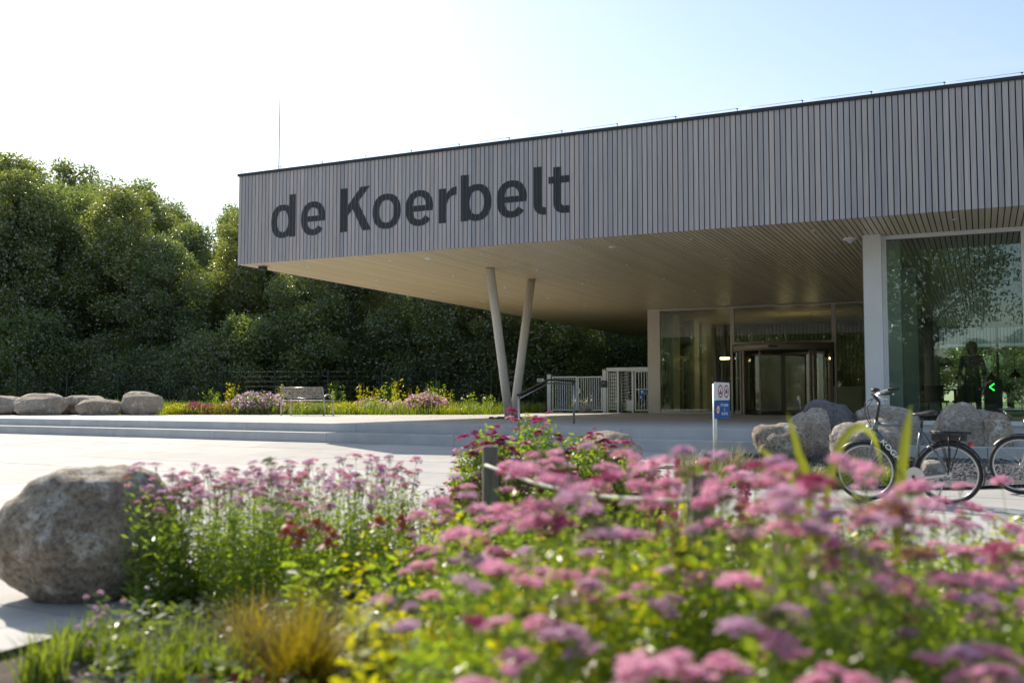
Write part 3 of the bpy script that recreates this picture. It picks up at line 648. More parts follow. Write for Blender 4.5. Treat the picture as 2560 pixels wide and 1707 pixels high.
boulder('big angular grey boulder behind the bicycle luggage rack', 2320, 2500, 1022, 1140, None, 'granite_grey', 27, .75, 4, flat=1, sink=.1, skew=.15)
boulder('domed grey boulder rising behind the angular one', 2335, 2480, 1003, 1100, -.02, 'granite_grey', 18, .8, 4, depth=14.6)
boulder('rounded boulder at the far end of the rock group', 2455, 2525, 1028, 1098, -.03, 'granite_brown', 19, .9, 4, depth=14.3)
boulder('small pale stone on the gravel under the bicycle', 2290, 2360, 1148, 1186, None, 'granite_grey', 20, .9, 3)
boulder('pale boulder lying on the grass behind the barred gate', 1445, 1515, 1011, 1030, .36, 'granite_pale', 21, .8, 4, depth=39.5)
# gravel bed with stones under the rocks
gp_ = [Q(1725, 12.7), Q(1850, 12.3), Q(2100, 11.75), Q(2380, 11.45), Q(3000, 11.6), Q(3400, 13.5), Q(2900, 14.6), Q(1760, 15.9)]
gb = MB(); gpts = [(x, y, zp(x, y)+.012) for x, y in gp_]; c0 = np.mean(np.array(gpts), axis=0)
def fan_sheet(name, poly, m, up, **k):
    b_ = bmesh.new(); vs = [b_.verts.new((x, y, zp(x, y)+up)) for x, y in poly]; f = b_.faces.new(vs); bmesh.ops.triangulate(b_, faces=[f])
    bmesh.ops.subdivide_edges(b_, edges=b_.edges[:], cuts=6, use_grid_fill=True)
    for v in b_.verts: v.co.z = zp(v.co.x, v.co.y)+up+.02*noise.noise(v.co*1.5)
    bmesh.ops.recalc_face_normals(b_, faces=b_.faces[:])
    me = bpy.data.meshes.new(name); b_.to_mesh(me); b_.free(); me.materials.append(MATS[m]); return link(name, me, **k)
fan_sheet('gravel_bed', gp_, 'gravel', .035, kind='structure')
st_ = MB()
for k in range(2600):
    x, y = Q(random.uniform(1800, 2700), random.uniform(11.9, 15.5)); 
    if (Vector((x, y))-EO).dot(NV) > -.6: continue
    s_ = random.uniform(.012, .04); z = zp(x, y)+.04; a = random.random()*6
    vs = [Vector((s_*random.uniform(.7, 1.4), 0, 0)), Vector((0, s_, 0)), Vector((-s_, 0, 0)), Vector((0, -s_*1.2, 0)), Vector((0, 0, s_*.8)), Vector((0, 0, -s_))]
    rt = Matrix.Rotation(a, 3, 'Z') @ Matrix.Rotation(random.uniform(-.5, .5), 3, 'X')
    st_.add([rt @ v+Vector((x, y, z)) for v in vs], [(0, 1, 4), (1, 2, 4), (2, 3, 4), (3, 0, 4), (1, 0, 5), (2, 1, 5), (3, 2, 5), (0, 3, 5)])
st_.build('gravel_stones', 'gravel', label='dark gravel spread round the boulders', cat='gravel', kind='stuff')
MB().box(0, .9, 0, .35, 0, .006).build('drain_cover', 'drain', label='dark slotted drain cover in the paving near the steps', cat='drain', loc=(lambda p: (p[0], p[1], p[2]+.004))(gnd(1640, 14.3)), rot=(R(3), 0, AE))
# ------------------------------------------------------------------ bicycles
def PG(px, py):
    d = 10.
    for _ in range(40): x, y = Q(px, d); d = (CAMZ-zp(x, y))*FPX/(py-1000)
    x, y = Q(px, d); return x, y, zp(x, y)
def bicycle(rear, front, label, frame, fork, koga):
    rear = Vector(rear); front = Vector(front); d = front-rear; W = d.length; r = .325
    o = thing('bicycle', label, 'bicycle', rear, math.atan2(d.y, d.x), 'bicycles parked by the rocks'); o.rotation_euler = (R(-5), -math.asin(d.z/W), math.atan2(d.y, d.x)); k = 1.0
    U = lambda u, z, y=0: (u*W, y*k, z*k)
    for u in (0, 1):
        c = U(u, r/k); wh = MB().ring(c, (0, 1, 0), r-.018*k, .019*k, 56, 8).build('wheel', 'rubber', o)
        MB().ring(c, (0, 1, 0), r-.043*k, .011*k, 56, 6).build('rim', 'bike_silver', wh)
        sp = MB()
        for i in range(32):
            a = 2*math.pi*i/32; b_ = a+(.35 if i % 4 < 2 else -.35); yy = .03 if i % 2 else -.03
            sp.tube([(c[0]+.022*math.cos(b_), yy, c[2]+.022*math.sin(b_)), (c[0]+(r-.045*k)*math.cos(a), 0, c[2]+(r-.045*k)*math.sin(a))], .0014, 3, False)
        sp.build('spokes', 'chrome', wh)
        MB().tube([(c[0], -.055, c[2]), (c[0], .055, c[2])], .03 if u == 0 else .024, 12).build('hub', 'bike_silver', wh)
        fd = MB(); n = 22; a0, a1 = (-10, 200) if u == 0 else (40, 165); R_ = r+.022*k; vs = []
        for i in range(n+1):
            a = R(a0+(a1-a0)*i/n)
            for yy, dr in ((-.03, -.012), (-.02, .004), (.02, .004), (.03, -.012)): vs.append((c[0]+(R_+dr)*math.cos(a), yy, c[2]+(R_+dr)*math.sin(a)))
        fd.add(vs, [(i*4+j, i*4+j+1, i*4+j+5, i*4+j+4) for i in range(n) for j in range(3)], True).build('mudguard', 'black_metal', o)
    bb, st_, hb, ht, ra, fa = U(.415, .29), U(.305, .81), U(.865, .765), U(.84, .885), U(0, r/k), U(1, r/k)
    fr = MB().tube([bb, st_], .019*k, 10).tube([hb, bb], .03*k, 12).tube([U(.85, .85), U(.315, .795)], .019*k, 10).tube([hb, ht], .025*k, 12)
    for y in (-.05, .05):
        fr.tube([U(.415, .29, y*.4), U(0, r/k, y)], .011*k, 8).tube([U(.312, .78, y*.3), U(.15, .55, y), U(0, r/k, y)], .010*k, 8)
    fr = fr.build('frame', frame, o)
    if koga:
        a, b_ = Vector(U(.80, .685)), Vector(U(.56, .45)); m_ = (a+b_)/2; ang = math.atan2(b_.z-a.z, b_.x-a.x)
        xa = (b_-a).normalized(); na = Vector((0, 1, 0)); ya = na.cross(xa); mt = Matrix((xa, ya, na)).transposed()
        t_ = textmesh('frame_lettering', 'KOGA', .075*k, 'white_print', fr, (m_.x, .0315*k, m_.z), (0, 0, 0), 1.25); t_.rotation_euler = mt.to_euler()
    fk = MB()
    for y in (-.05, .05): fk.tube([U(.88, .7, y), U(.93, .52, y), U(1, r/k, y)], .013*k, 8)
    fk.bar(U(.88, .71, -.06), U(.88, .71, .06), .04, .05).build('fork', fork, o)
    MB().tube([ht, U(.815, 1.0), U(.80, 1.085)], .016*k, 10).tube([U(.80, 1.085), U(.87, 1.16)], .017*k, 8).build('stem', 'black_metal', o)
    hbp = [U(.66, 1.20, -.31), U(.76, 1.195, -.27), U(.87, 1.17, -.1), U(.87, 1.16, 0), U(.87, 1.17, .1), U(.76, 1.195, .27), U(.66, 1.20, .31)]
    hd = MB().tube(hbp, .0125*k, 8).build('handlebar', 'chrome', o)
    for y in (-1, 1):
        MB().tube([U(.60, 1.202, .325*y), U(.73, 1.196, .285*y)], .019*k, 8).build('grip', 'rubber', hd)
        MB().tube([U(.80, 1.18, .24*y), U(.74, 1.15, .27*y), U(.66, 1.14, .30*y)], .007*k, 6).build('brake_lever', 'chrome', hd)
    MB().ell(U(.84, 1.215, .02), (.05*k, .05*k, .025*k)).build('display', 'black_metal', hd)
    MB().tube([U(.88, 1.12, .05), U(.97, 1.08, .06), U(.97, .95, .05), U(.90, .8, .03)], .005, 5).tube([U(.88, 1.12, -.05), U(.96, 1.02, -.05), U(.92, .85, -.03)], .005, 5).build('cable', 'black_metal', hd)
    MB().ell(U(.93, .80), (.045*k, .035*k, .04*k)).build('headlight', 'chrome', o)
    MB().tube([st_, U(.285, .94)], .013*k, 8).build('seat_post', 'black_metal', o)
    sd_ = MB(); n = 12; vs = []; S_ = [(.41, .965, .02, .02), (.36, .972, .03, .03), (.30, .975, .055, .04), (.22, .985, .085, .05), (.15, .992, .095, .05), (.12, .985, .07, .035)]
    for u, z, hw, hh in S_:
        for i in range(n): a = 2*math.pi*i/n; vs.append(U(u, z-.02+hh*.55*math.sin(a), hw*math.cos(a)))
    sd_.add(vs, [(i*n+j, i*n+(j+1) % n, (i+1)*n+(j+1) % n, (i+1)*n+j) for i in range(5) for j in range(n)]+[tuple(range(n))[::-1], tuple(range(5*n, 6*n))], True).build('saddle', 'black_metal', o)
    rk = MB()
    for y in (-.07, 0, .07): rk.tube([U(.2, .765, y), U(-.27, .755, y)], .006, 6)
    rk.tube([U(-.27, .755, -.07), U(-.27, .755, .07)], .006, 6)
    for y in (-.07, .07): rk.tube([U(-.02, .755, y), U(0, r/k+.02, y)], .009, 6).tube([U(-.16, .75, y), U(-.02, r/k+.03, y)], .006, 6).tube([U(.1, .755, y), U(.0, r/k+.05, y)], .006, 6)
    rk.build('luggage_rack', 'black_metal', o)
    bevel(MB().box(-.22*W, .19*W, -.055*k, .055*k, .675*k, .745*k).build('battery', 'black_metal', o), .015, 3)
    tl = MB().ell(U(-.26, .64), (.03*k, .05*k, .025*k)).build('rear_light', 'lens_red', o); MB().ell(U(-.29, .56), (.01*k, .025*k, .015*k)).build('reflector', 'lens_red', tl)
    cg = MB().tube([U(.40, .29, .03), U(.40, .29, .06)], .1*k, 20).build('chain_guard', 'bike_silver', o)
    MB().bar(U(.36, .27, .05), U(.02, r/k-.01, .05), .02, .028).build('chain_case', 'bike_silver', cg)
    cr_ = MB().tube([U(.415, .29, -.09), U(.415, .29, .09)], .015, 8).bar(U(.415, .29, .09), U(.34, .15, .09), .015, .025).bar(U(.415, .29, -.09), U(.49, .43, -.09), .015, .025).build('crank', 'black_metal', o)
    for u, z, y in ((.34, .15, .13), (.49, .43, -.13)): MB().box(u*W-.045, u*W+.045, (y-.04)*k, (y+.04)*k, z*k-.012, z*k+.012).build('pedal', 'rubber', cr_)
    MB().tube([U(.04, r/k-.02, .06), U(.15, .0+.005, .19)], .009, 6).build('kickstand', 'bike_silver', o)
    return o
bicycle(PG(2367, 1257), PG(2160, 1248), 'dark grey electric bicycle with luggage rack, whole bicycle in front of the boulders', 'bike_grey', 'bike_grey', True)
f2 = Vector(PG(2546, 1232)); v2 = Vector(PG(2367, 1257))-Vector(PG(2160, 1248)); v2.z = 0; r2 = f2+v2.normalized()*1.03; r2.z = zp(r2.x, r2.y)
bicycle(r2, f2, 'silver forked bicycle whose front wheel stands behind the other bicycle', 'bike_silver', 'bike_silver', False)

# ------------------------------------------------------------------ person, lamps and seats behind the glass
def person(loc, rz, label):
    J = {'pelvis': ((0, 0, .93), .135), 'waist': ((0, .01, 1.06), .125), 'chest': ((0, .0, 1.26), .15), 'neck': ((0, 0, 1.43), .06), 'headb': ((0, -.01, 1.5), .075), 'head': ((0, -.02, 1.58), .098), 'top': ((0, -.01, 1.64), .08)}
    E = [('pelvis', 'waist'), ('waist', 'chest'), ('chest', 'neck'), ('neck', 'headb'), ('headb', 'head'), ('head', 'top')]
    for s, n in ((-1, 'l'), (1, 'r')):
        J.update({n+'sh': ((.17*s, 0, 1.37), .07), n+'el': ((.235*s, .03, 1.10), .046), n+'wr': ((.245*s, -.03, .87), .034), n+'ha': ((.25*s, -.05, .79), .038),
                  n+'hip': ((.09*s, 0, .86), .1), n+'kn': ((.11*s, -.01, .48), .065), n+'an': ((.12*s, .02, .09), .045), n+'to': ((.13*s, -.13, .04), .04)})
        E += [('chest', n+'sh'), (n+'sh', n+'el'), (n+'el', n+'wr'), (n+'wr', n+'ha'), ('pelvis', n+'hip'), (n+'hip', n+'kn'), (n+'kn', n+'an'), (n+'an', n+'to')]
        for f in range(4):
            J[f'{n}f{f}'] = ((.245*s, -.085+.022*f, .745), .010); J[f'{n}g{f}'] = ((.24*s, -.09+.022*f, .70+.006*abs(f-1)), .009); E += [(n+'ha', f'{n}f{f}'), (f'{n}f{f}', f'{n}g{f}')]
        J[n+'th'] = ((.225*s, -.10, .77), .010); E.append((n+'ha', n+'th'))
    ks = list(J); me = bpy.data.meshes.new('body'); me.from_pydata([J[k][0] for k in ks], [(ks.index(a), ks.index(b)) for a, b in E], [])
    o = thing('person', label, 'person', loc, rz)
    b = link('body', me, o); md = b.modifiers.new('skin', 'SKIN'); sv = me.skin_vertices[0].data
    for i, k in enumerate(ks): sv[i].radius = (J[k][1], J[k][1]*(.78 if k in ('pelvis', 'waist', 'chest') else 1)); sv[i].use_root = (k == 'pelvis')
    s2 = b.modifiers.new('sub', 'SUBSURF'); s2.levels = s2.render_levels = 2; md.use_smooth_shade = True
    dg = bpy.context.evaluated_depsgraph_get(); me2 = bpy.data.meshes.new_from_object(b.evaluated_get(dg)); b.modifiers.clear(); b.data = me2; me2.name = 'body'
    me2.materials.clear()
    for m in ('shirt', 'trousers', 'skin'): me2.materials.append(MATS[m])
    for p in me2.polygons:
        c = p.center; p.material_index = 2 if c.z > 1.42 or (abs(c.x) > .2 and c.z < 1.0 and c.z > .6) else 0 if c.z > .95 or abs(c.x) > .2 and c.z > .6 else 1
        p.use_smooth = True
    h = MB().ell((0, .012, 1.615), (.118, .128, .108), 14, 8); h.ell((0, .045, 1.54), (.105, .09, .12), 12, 6); h.build('hair', 'hair', o)
    fc = MB().ell((0, -.115, 1.565), (.014, .02, .022), 8, 5)
    for s in (-1, 1): fc.ell((.1*s, 0, 1.57), (.012, .022, .03), 8, 5)
    fc.build('nose_and_ears', 'skin', o)
    ey = MB()
    for s in (-1, 1): ey.ell((.036*s, -.105, 1.59), (.012, .006, .007), 8, 4)
    ey.ell((0, -.105, 1.525), (.022, .006, .005), 8, 4); ey.build('eyes_and_mouth', 'hair', o); return o
pp = Q(2432, 22.4); person((pp[0]+.0, 22.75, T+.006), R(190), 'person in dark top and trousers standing inside behind the large window')
def pendant(x, y, zb, label, s=1):
    o = thing('pendant_lamp', label, 'lamp', (x, y, zb), 0, 'black pendant lamps in the hall')
    MB().lathe((0, 0, 0), [(.2*s, 0), (.19*s, .02), (.11*s, .13*s), (.04*s, .2*s), (.03*s, .26*s), (.0, .27*s)], 20).build('lamp_shade', 'black_metal', o)
    MB().tube([(0, 0, .25*s), (0, 0, S-zb)], .006, 5).build('cord', 'black_metal', o)
    MB().ell((0, 0, .05*s), (.05*s, .05*s, .05*s)).build('bulb', 'lamp_white', o)
for px, py, y in ((2366, 915, 30.0), (2402, 947, 38.0), (2480, 950, 36.0), (2538, 944, 33.0)):
    d = ray(px, py); p = np.array([0, 0, CAMZ])+d*(y/d[1]); pendant(p[0], p[1], p[2], 'black cone pendant lamp hanging in the hall behind the large window')
def arrow(px, py, y):
    d = ray(px, py); p = np.array([0, 0, CAMZ])+d*(y/d[1]); o = thing('access_arrow', 'green lit arrow pointing left on a dark access post', 'indicator', (p[0], p[1], T+.006))
    z = p[2]-T; MB().box(-.16, .2, 0, .14, 0, z+.16).build('housing', 'black_metal', o)
    MB().bar((.045, -.006, z+.075), (-.045, -.006, z), .01, .022).bar((-.045, -.006, z), (.045, -.006, z-.075), .01, .022).build('arrow_mark', 'arrow_green', o)
arrow(2480, 968, 23.6)
def chair(x, y, rz, label, m, zf=T+.006):
    o = thing('chair', label, 'chair', (x, y, zf), rz)
    bevel(MB().box(-.24, .24, -.23, .23, .43, .48).build('seat', m, o), .02, 3); n = 9; vs = []
    for i in range(n):
        a = R(-60+120*i/(n-1))
        for z, q in ((.48, .0), (.82, .06)):
            for rr_ in (.27, .245): vs.append((rr_*math.sin(a), (rr_+q)*math.cos(a)-.03, z))
    MB().add(vs, [f for i in range(n-1) for f in ((i*4, i*4+4, i*4+6, i*4+2), (i*4+1, i*4+3, i*4+7, i*4+5), (i*4+2, i*4+6, i*4+7, i*4+3))], True).build('backrest', m, o)
    for sx_ in (-1, 1):
        for sy_ in (-1, 1): MB().tube([(.19*sx_, .18*sy_, .43), (.23*sx_, .22*sy_, 0)], .013, 6).build('leg', 'black_metal', o)
chair(-.95, 23.9, R(20), 'brown tub chair behind the large window', 'chair_brown'); chair(-.35, 25.6, R(200), 'brown tub chair further inside near the partition', 'chair_brown'); chair(-3.25, 36.3, R(160), 'orange tub chair inside the lobby beside the revolving door', 'orange_fabric')
tb = thing('table', 'round dark cafe table inside behind the large window', 'table', (-.55, 24.7, T+.006)); MB().disc((0, 0, .71), (0, 0, 1), .4, .03, 28).build('table_top', 'chair_brown', tb); MB().tube([(0, 0, .02), (0, 0, .71)], .035, 10).build('leg', 'black_metal', tb); MB().disc((0, 0, 0), (0, 0, 1), .24, .02, 20).build('base', 'black_metal', tb)
dk = thing('reception_desk', 'pale reception desk inside the lobby behind the revolving door', 'desk', (-5.2, 39.6, T+.006)); MB().box(-1.1, 1.1, -.3, .3, 0, 1.02).build('desk_body', 'panel_white', dk); MB().box(-1.16, 1.16, -.36, .36, 1.02, 1.06).build('desk_top', 'dark_wood', dk)
for x, y, z in ((-6.9, 39.5, 2.9), (-5.9, 39.5, 2.9), (-9.8, 41.5, 2.6)):
    o = thing('pendant_lamp', 'warm lit drum pendant lamp inside the lobby', 'lamp', (x, y, z), 0, 'lit lamps in the lobby'); MB().lathe((0, 0, 0), [(0, 0), (.2, 0), (.2, .08), (0, .08)], 20).build('lamp_shade', 'lamp_warm', o); MB().tube([(0, 0, .08), (0, 0, S-z)], .006, 5).build('cord', 'black_metal', o)

# ------------------------------------------------------------------ vegetation builders
def unit(n): v = rng.normal(size=(n, 3)); return v/np.linalg.norm(v, axis=1, keepdims=True)
def leaves(pos, L, Wd, d=None, flat=0.):
    n = len(pos); d = unit(n) if d is None else d/np.linalg.norm(d, axis=1, keepdims=True)
    q = unit(n); q[:, 2] += 0; s = np.cross(d, q)
    if flat: s[:, 2] *= (1-flat)
    s /= np.linalg.norm(s, axis=1, keepdims=True)+1e-9; L = np.broadcast_to(L, n)[:, None]; Wd = np.broadcast_to(Wd, n)[:, None]
    nn = np.cross(d, s)
    v = np.stack([pos, pos+d*L*.45+s*Wd*.5+nn*Wd*.12, pos+d*L, pos+d*L*.45-s*Wd*.5+nn*Wd*.12], 1).reshape(-1, 3)
    return v, np.arange(4*n).reshape(n, 4)
def blades(base, h, wd, lean, seg=4, droop=.6):
    n = len(base); a = rng.uniform(0, 2*np.pi, n); dirv = np.stack([np.cos(a), np.sin(a)], 1); side = np.stack([-np.sin(a), np.cos(a), np.zeros(n)], 1)
    lean = np.broadcast_to(lean, n); h = np.broadcast_to(h, n); rowsv = []
    for k in range(seg+1):
        t = k/seg; off = lean*h*(t**1.7); z = h*(t-droop*lean*t**2.5*.5)
        c = base+np.concatenate([dirv*off[:, None], z[:, None]], 1); wk = (wd*(1-t)**.7*.5+.0004)
        rowsv.append(c-side*wk); rowsv.append(c+side*wk)
    v = np.stack(rowsv, 1).reshape(-1, 3); m = 2*(seg+1); o = (np.arange(n)*m)[:, None]
    f = np.concatenate([o+np.array([[2*k, 2*k+1, 2*k+3, 2*k+2]]) for k in range(seg)], 0); return v, f
def stems(a, b, r, bend=.05, seg=3):
    n = len(a); out = []; ang = rng.uniform(0, 6.28, n); bv = np.stack([np.cos(ang), np.sin(ang), np.zeros(n)], 1)*bend
    fr = np.array([[1, 0, 0], [-.5, .87, 0], [-.5, -.87, 0]])
    for k in range(seg+1):
        t = k/seg; c = a*(1-t)+b*t+bv*math.sin(math.pi*t)
        for q in fr: out.append(c+q*r*(1-.4*t))
    v = np.stack(out, 1).reshape(-1, 3); m = 3*(seg+1); o = (np.arange(n)*m)[:, None]
    f = np.concatenate([o+np.array([[3*k+j, 3*k+(j+1) % 3, 3*k+3+(j+1) % 3, 3*k+3+j]]) for k in range(seg) for j in range(3)], 0); return v, f
def cat(parts):
    V, F, o = [], [], 0
    for v, f in parts: V.append(v); F.append(f+o); o += len(v)
    return np.concatenate(V), np.concatenate(F)
def disc_pts(n, r): a = rng.uniform(0, 2*np.pi, n); q = r*np.sqrt(rng.uniform(0, 1, n)); return np.stack([q*np.cos(a), q*np.sin(a)], 1)
def p3(xy, z): return np.concatenate([xy, np.broadcast_to(z, len(xy))[:, None]], 1)

# flower heads
def corymb(name, m, rad=.036, n=46, lobes=5, fl=.0085):
    ctr = disc_pts(lobes, rad*.52); ctr[0] *= .3; lz = rng.normal(0, .002, lobes); idx = rng.integers(0, lobes, n); xy = ctr[idx]+disc_pts(n, rad*.55); r_ = np.linalg.norm(xy, axis=1)
    z = lz[idx]-.28*(r_**2)/rad-.35*np.sum((xy-ctr[idx])**2, 1)/rad+rng.normal(0, .0015, n); parts = []; a = rng.uniform(0, 6.28, n)
    for j in range(5):
        aa = 2*np.pi*j/5+a; d = np.stack([np.cos(aa), np.sin(aa), rng.uniform(.05, .5, n)], 1); parts.append(leaves(p3(xy, z), fl*rng.uniform(.8, 1.2, n), fl*.9, d, .85))
    V1, F1 = cat(parts); me = npmesh(name, V1, F1, m); return me
HEADS = {c: [corymb('flower_head', 'petal_'+c, r_, n_, l_) for r_, n_, l_ in ((.030, 34, 4), (.038, 50, 6), (.043, 60, 7), (.034, 40, 5))] for c in ('pink', 'mauve', 'magenta', 'salmon', 'bud')}
def ray_stems(heads, rad=.024, drop=.045):
    A, Bp = [], []
    for h in heads:
        for j in range(6):
            a = j*1.05; A.append(h-np.array([0, 0, drop])); Bp.append(h+np.array([rad*math.cos(a), rad*math.sin(a), -.008]))
    return stems(np.array(A), np.array(Bp), .0011, .004, 2)
def yarrow_variant(nh, rad, h, hv, leafn, lm='leaf_herb'):
    xy = disc_pts(nh, rad); r_ = np.linalg.norm(xy, axis=1); z = h*(1-.18*(r_/rad)**2)+rng.normal(0, hv, nh); heads = p3(xy, z); base = p3(xy*.45+rng.normal(0, .02, (nh, 2)), -.03)
    sv = stems(base, heads-np.array([0, 0, .01]), .0024, .035); parts = [sv, ray_stems(heads)]
    t = rng.uniform(.02, .86, leafn)**1.15; i = rng.integers(0, nh, leafn); pos = base[i]*(1-t)[:, None]+heads[i]*t[:, None]; a = rng.uniform(0, 6.28, leafn)
    d = np.stack([np.cos(a), np.sin(a), rng.uniform(-.1, .9, leafn)], 1); ln = rng.uniform(.03, .075, leafn)*(1.25-t*.75); pos = pos+d*rng.uniform(0, .03, leafn)[:, None]
    parts.append(leaves(pos, ln, ln*.28, d)); V, F = cat(parts); return npmesh('foliage', V, F, lm), heads
YV = {'left': [yarrow_variant(30, .27, .78, .06, 1400) for _ in range(3)], 'tall': [yarrow_variant(9, .2, .97, .06, 1100) for _ in range(3)], 'mid': [yarrow_variant(8, .2, hh, .07, 1100) for hh in (.74, .8, .84, .78)], 'low': [yarrow_variant(6, .16, .68, .06, 900) for _ in range(3)]}
YL = {'left': 'mauve pink yarrow on tall thin stems beside the huge boulder', 'tall': 'tall pink yarrow reaching above the rope', 'mid': 'pink yarrow with flat flower heads in the dense front bed', 'low': 'short pink yarrow low in the front bed'}
YG = {'left': 'yarrow by the boulder', 'tall': 'tall yarrow near the rope', 'mid': 'yarrow in the front bed', 'low': 'short yarrow'}
def yarrow(kind, px, depth, cols, sc=1, v=None, dz=0):
    x, y, z = gnd(px, depth); me, hs = YV[kind][random.randrange(len(YV[kind])) if v is None else v]
    lab, grp = YL[kind], YG[kind]
    if kind == 'tall' and px > 1840: lab, grp = 'tall pink yarrow in front of the bicycles', 'tall yarrow before the bicycles'
    elif kind == 'mid': lab, grp = (('pink yarrow between the coneflowers and the rope posts', 'yarrow beside the coneflowers') if px < 1350 else ('pink yarrow in front of the half hidden wooden post', 'yarrow before the rope') if px < 1800 else ('pink yarrow in the dense bed below the bicycles', 'yarrow below the bicycles'))
    elif kind == 'low' and px > 1850: lab, grp = 'short pink yarrow at the front below the bicycles', 'short yarrow below the bicycles'
    elif kind == 'low': lab, grp = 'short pink yarrow low in the bed in front of the rope', 'short yarrow before the rope'
    o = thing('yarrow_plant', lab, 'flowers', (x, y, z+dz), random.uniform(0, 6.28), grp, sc)
    link('foliage', me, o, kind='stuff')
    for h in hs:
        c = random.choices(list(cols), list(cols.values()))[0]
        link('flower_head', random.choice(HEADS[c]), o, h, (random.uniform(-.28, .28), random.uniform(-.28, .28), random.uniform(0, 6)), random.uniform(.7, 1.35)*(1. if kind == 'left' else 1.4))
# ------------------------------------------------------------------ front flower bed
bedp = [Q(-420, 3.2), Q(-60, 4.35), Q(150, 4.75), Q(380, 5.25), Q(500, 6.2), Q(700, 7.1), Q(950, 7.4), Q(1120, 7.7), Q(1200, 9.2), Q(1450, 9.9), Q(1640, 9.3), Q(1760, 7.2), Q(2000, 5.7), Q(2750, 5.2), (4.6, 1.5), (4.5, -3), (-4.5, -3)]
fan_sheet('flower_bed', bedp, 'soil', .045, kind='structure')
ed = MB(); ep = [Q(-420, 3.17), Q(-60, 4.37), Q(150, 4.78), Q(380, 5.29), Q(500, 6.25), Q(700, 7.15), Q(950, 7.45)]
for (ax, ay), (bx, by) in zip(ep, ep[1:]): ed.bar((ax, ay, zp(ax, ay)+.03), (bx, by, zp(bx, by)+.03), .012, .11)
ed.build('bed_edging', 'coping', label='dark metal edging strip between paving and flower bed', cat='edging')
pk = MB()
for k in range(260):
    px = random.uniform(-100, 1250); x, y = Q(px, random.uniform(3.4, 4.8)); s_ = random.uniform(.008, .03); pk.ell((x, y, zp(x, y)+.05), (s_, s_*.8, s_*.6), 6, 4)
pk.build('bed_pebbles', 'pale_stone', label='pale pebbles and bark bits on the bed soil', cat='pebbles', kind='stuff')
def rc(a, b): return random.uniform(a, b)
mv = {'mauve': 5, 'pink': 4, 'salmon': .6, 'bud': .8}; pkc = {'pink': 6, 'mauve': 3, 'salmon': .8, 'magenta': .35, 'bud': .7}
for px, d in ((390, 5.75), (450, 6.1), (520, 5.95), (560, 6.55), (640, 6.1), (690, 6.7), (760, 6.35), (830, 6.75), (900, 6.5), (960, 6.95), (600, 5.6), (730, 5.7), (860, 6.0)): yarrow('left', px+rc(-15, 15), d, mv, rc(.9, 1.05))
TALL = [(1300, 4.5), (1430, 4.2), (1560, 4.4), (1340, 3.5), (1500, 3.3), (1735, 3.35), (1690, 3.1), (1810, 4.2), (1390, 2.7), (1570, 2.75), (1880, 2.8), (2010, 2.65), (2110, 2.75), (2240, 2.85), (1960, 2.45), (2070, 2.4), (2260, 2.5)]
MID = [(1140, 4.6), (1180, 3.9), (1150, 3.3), (1240, 3.0), (1420, 2.9), (1560, 2.9), (1700, 3.0), (1830, 3.8), (1930, 4.3), (2050, 4.0), (2170, 4.3), (2290, 4.0), (2410, 4.2), (2530, 4.0), (1890, 3.2), (2010, 3.3), (2130, 3.1), (2250, 3.3), (2370, 3.1), (2480, 3.3), (2590, 3.1), (1990, 2.6), (2150, 2.55), (2290, 2.6), (2440, 2.5), (2570, 2.6), (1260, 2.45), (1130, 2.6)]
LOW = [(1120, 2.05), (1230, 2.1), (1620, 2.15), (1700, 2.0), (2060, 2.15), (2180, 2.05), (2480, 2.1), (1400, 2.3), (1930, 2.2), (2330, 2.1), (2560, 2.0)]
for kd, lst in (('tall', TALL), ('mid', MID), ('low', LOW)):
    for px, d in lst: yarrow(kd, px+rc(-20, 20), d, pkc, rc(.94, 1.06))
# green undergrowth between the flowers
def in_poly(xy, poly):
    x, y = xy[:, 0], xy[:, 1]; c = np.zeros(len(xy), bool); n = len(poly)
    for i in range(n):
        (ax, ay), (bx, by) = poly[i], poly[i-1]; c ^= ((ay > y) != (by > y)) & (x < (bx-ax)*(y-ay)/(by-ay+1e-12)+ax)
    return c
def scatter(n, px0, px1, d0, d1):
    px = rng.uniform(px0, px1, n); d = np.sqrt(rng.uniform(d0*d0, d1*d1, n)); a = np.array([-math.sin(YAW), math.cos(YAW)]); return a*d[:, None]+_r[:2]*((px-1280)/FPX*d)[:, None]
def zpn(xy): return np.array([zp(a, b) for a, b in xy])
def undergrowth(name, label, n, px0, px1, d0, d1, hmax, L, m, ratio=.42, hpow=1.0, patch=.0):
    xy = scatter(n, px0, px1, d0, d1); xy = xy[in_poly(xy, bedp)]
    if patch: k = np.array([noise.noise(Vector((a*1.7, b*1.7, patch))) for a, b in xy]) > -.05; xy = xy[k]
    hh = np.array([.55+.75*noise.noise(Vector((a*1.3, b*1.3, 3.3))) for a, b in xy]).clip(.15, 1.2)
    z = zpn(xy)+.03+rng.uniform(0, 1, len(xy))**hpow*hmax*hh; a = rng.uniform(0, 6.28, len(xy)); d = np.stack([np.cos(a), np.sin(a), rng.uniform(-.3, .8, len(xy))], 1)
    ln = rng.uniform(.55, 1.3, len(xy))*L; V, F = leaves(p3(xy, z), ln, ln*ratio, d); link(name, npmesh(name, V, F, m), label=label, cat='foliage', kind='stuff')
undergrowth('leafy_undergrowth', 'dense mid green leaves under the front flowers', 36000, 1000, 2700, 1.5, 5.6, .66, .045, 'leaf_herb')
undergrowth('lime_undergrowth', 'bright lime green leaves among the front flowers', 20000, 850, 2650, 1.6, 5.2, .78, .05, 'leaf_lime', .5, .6, 5.1)
undergrowth('shaded_undergrowth', 'dark green low leaves on the soil of the front bed', 20000, 250, 2700, 1.5, 7.0, .28, .05, 'leaf_shrub')
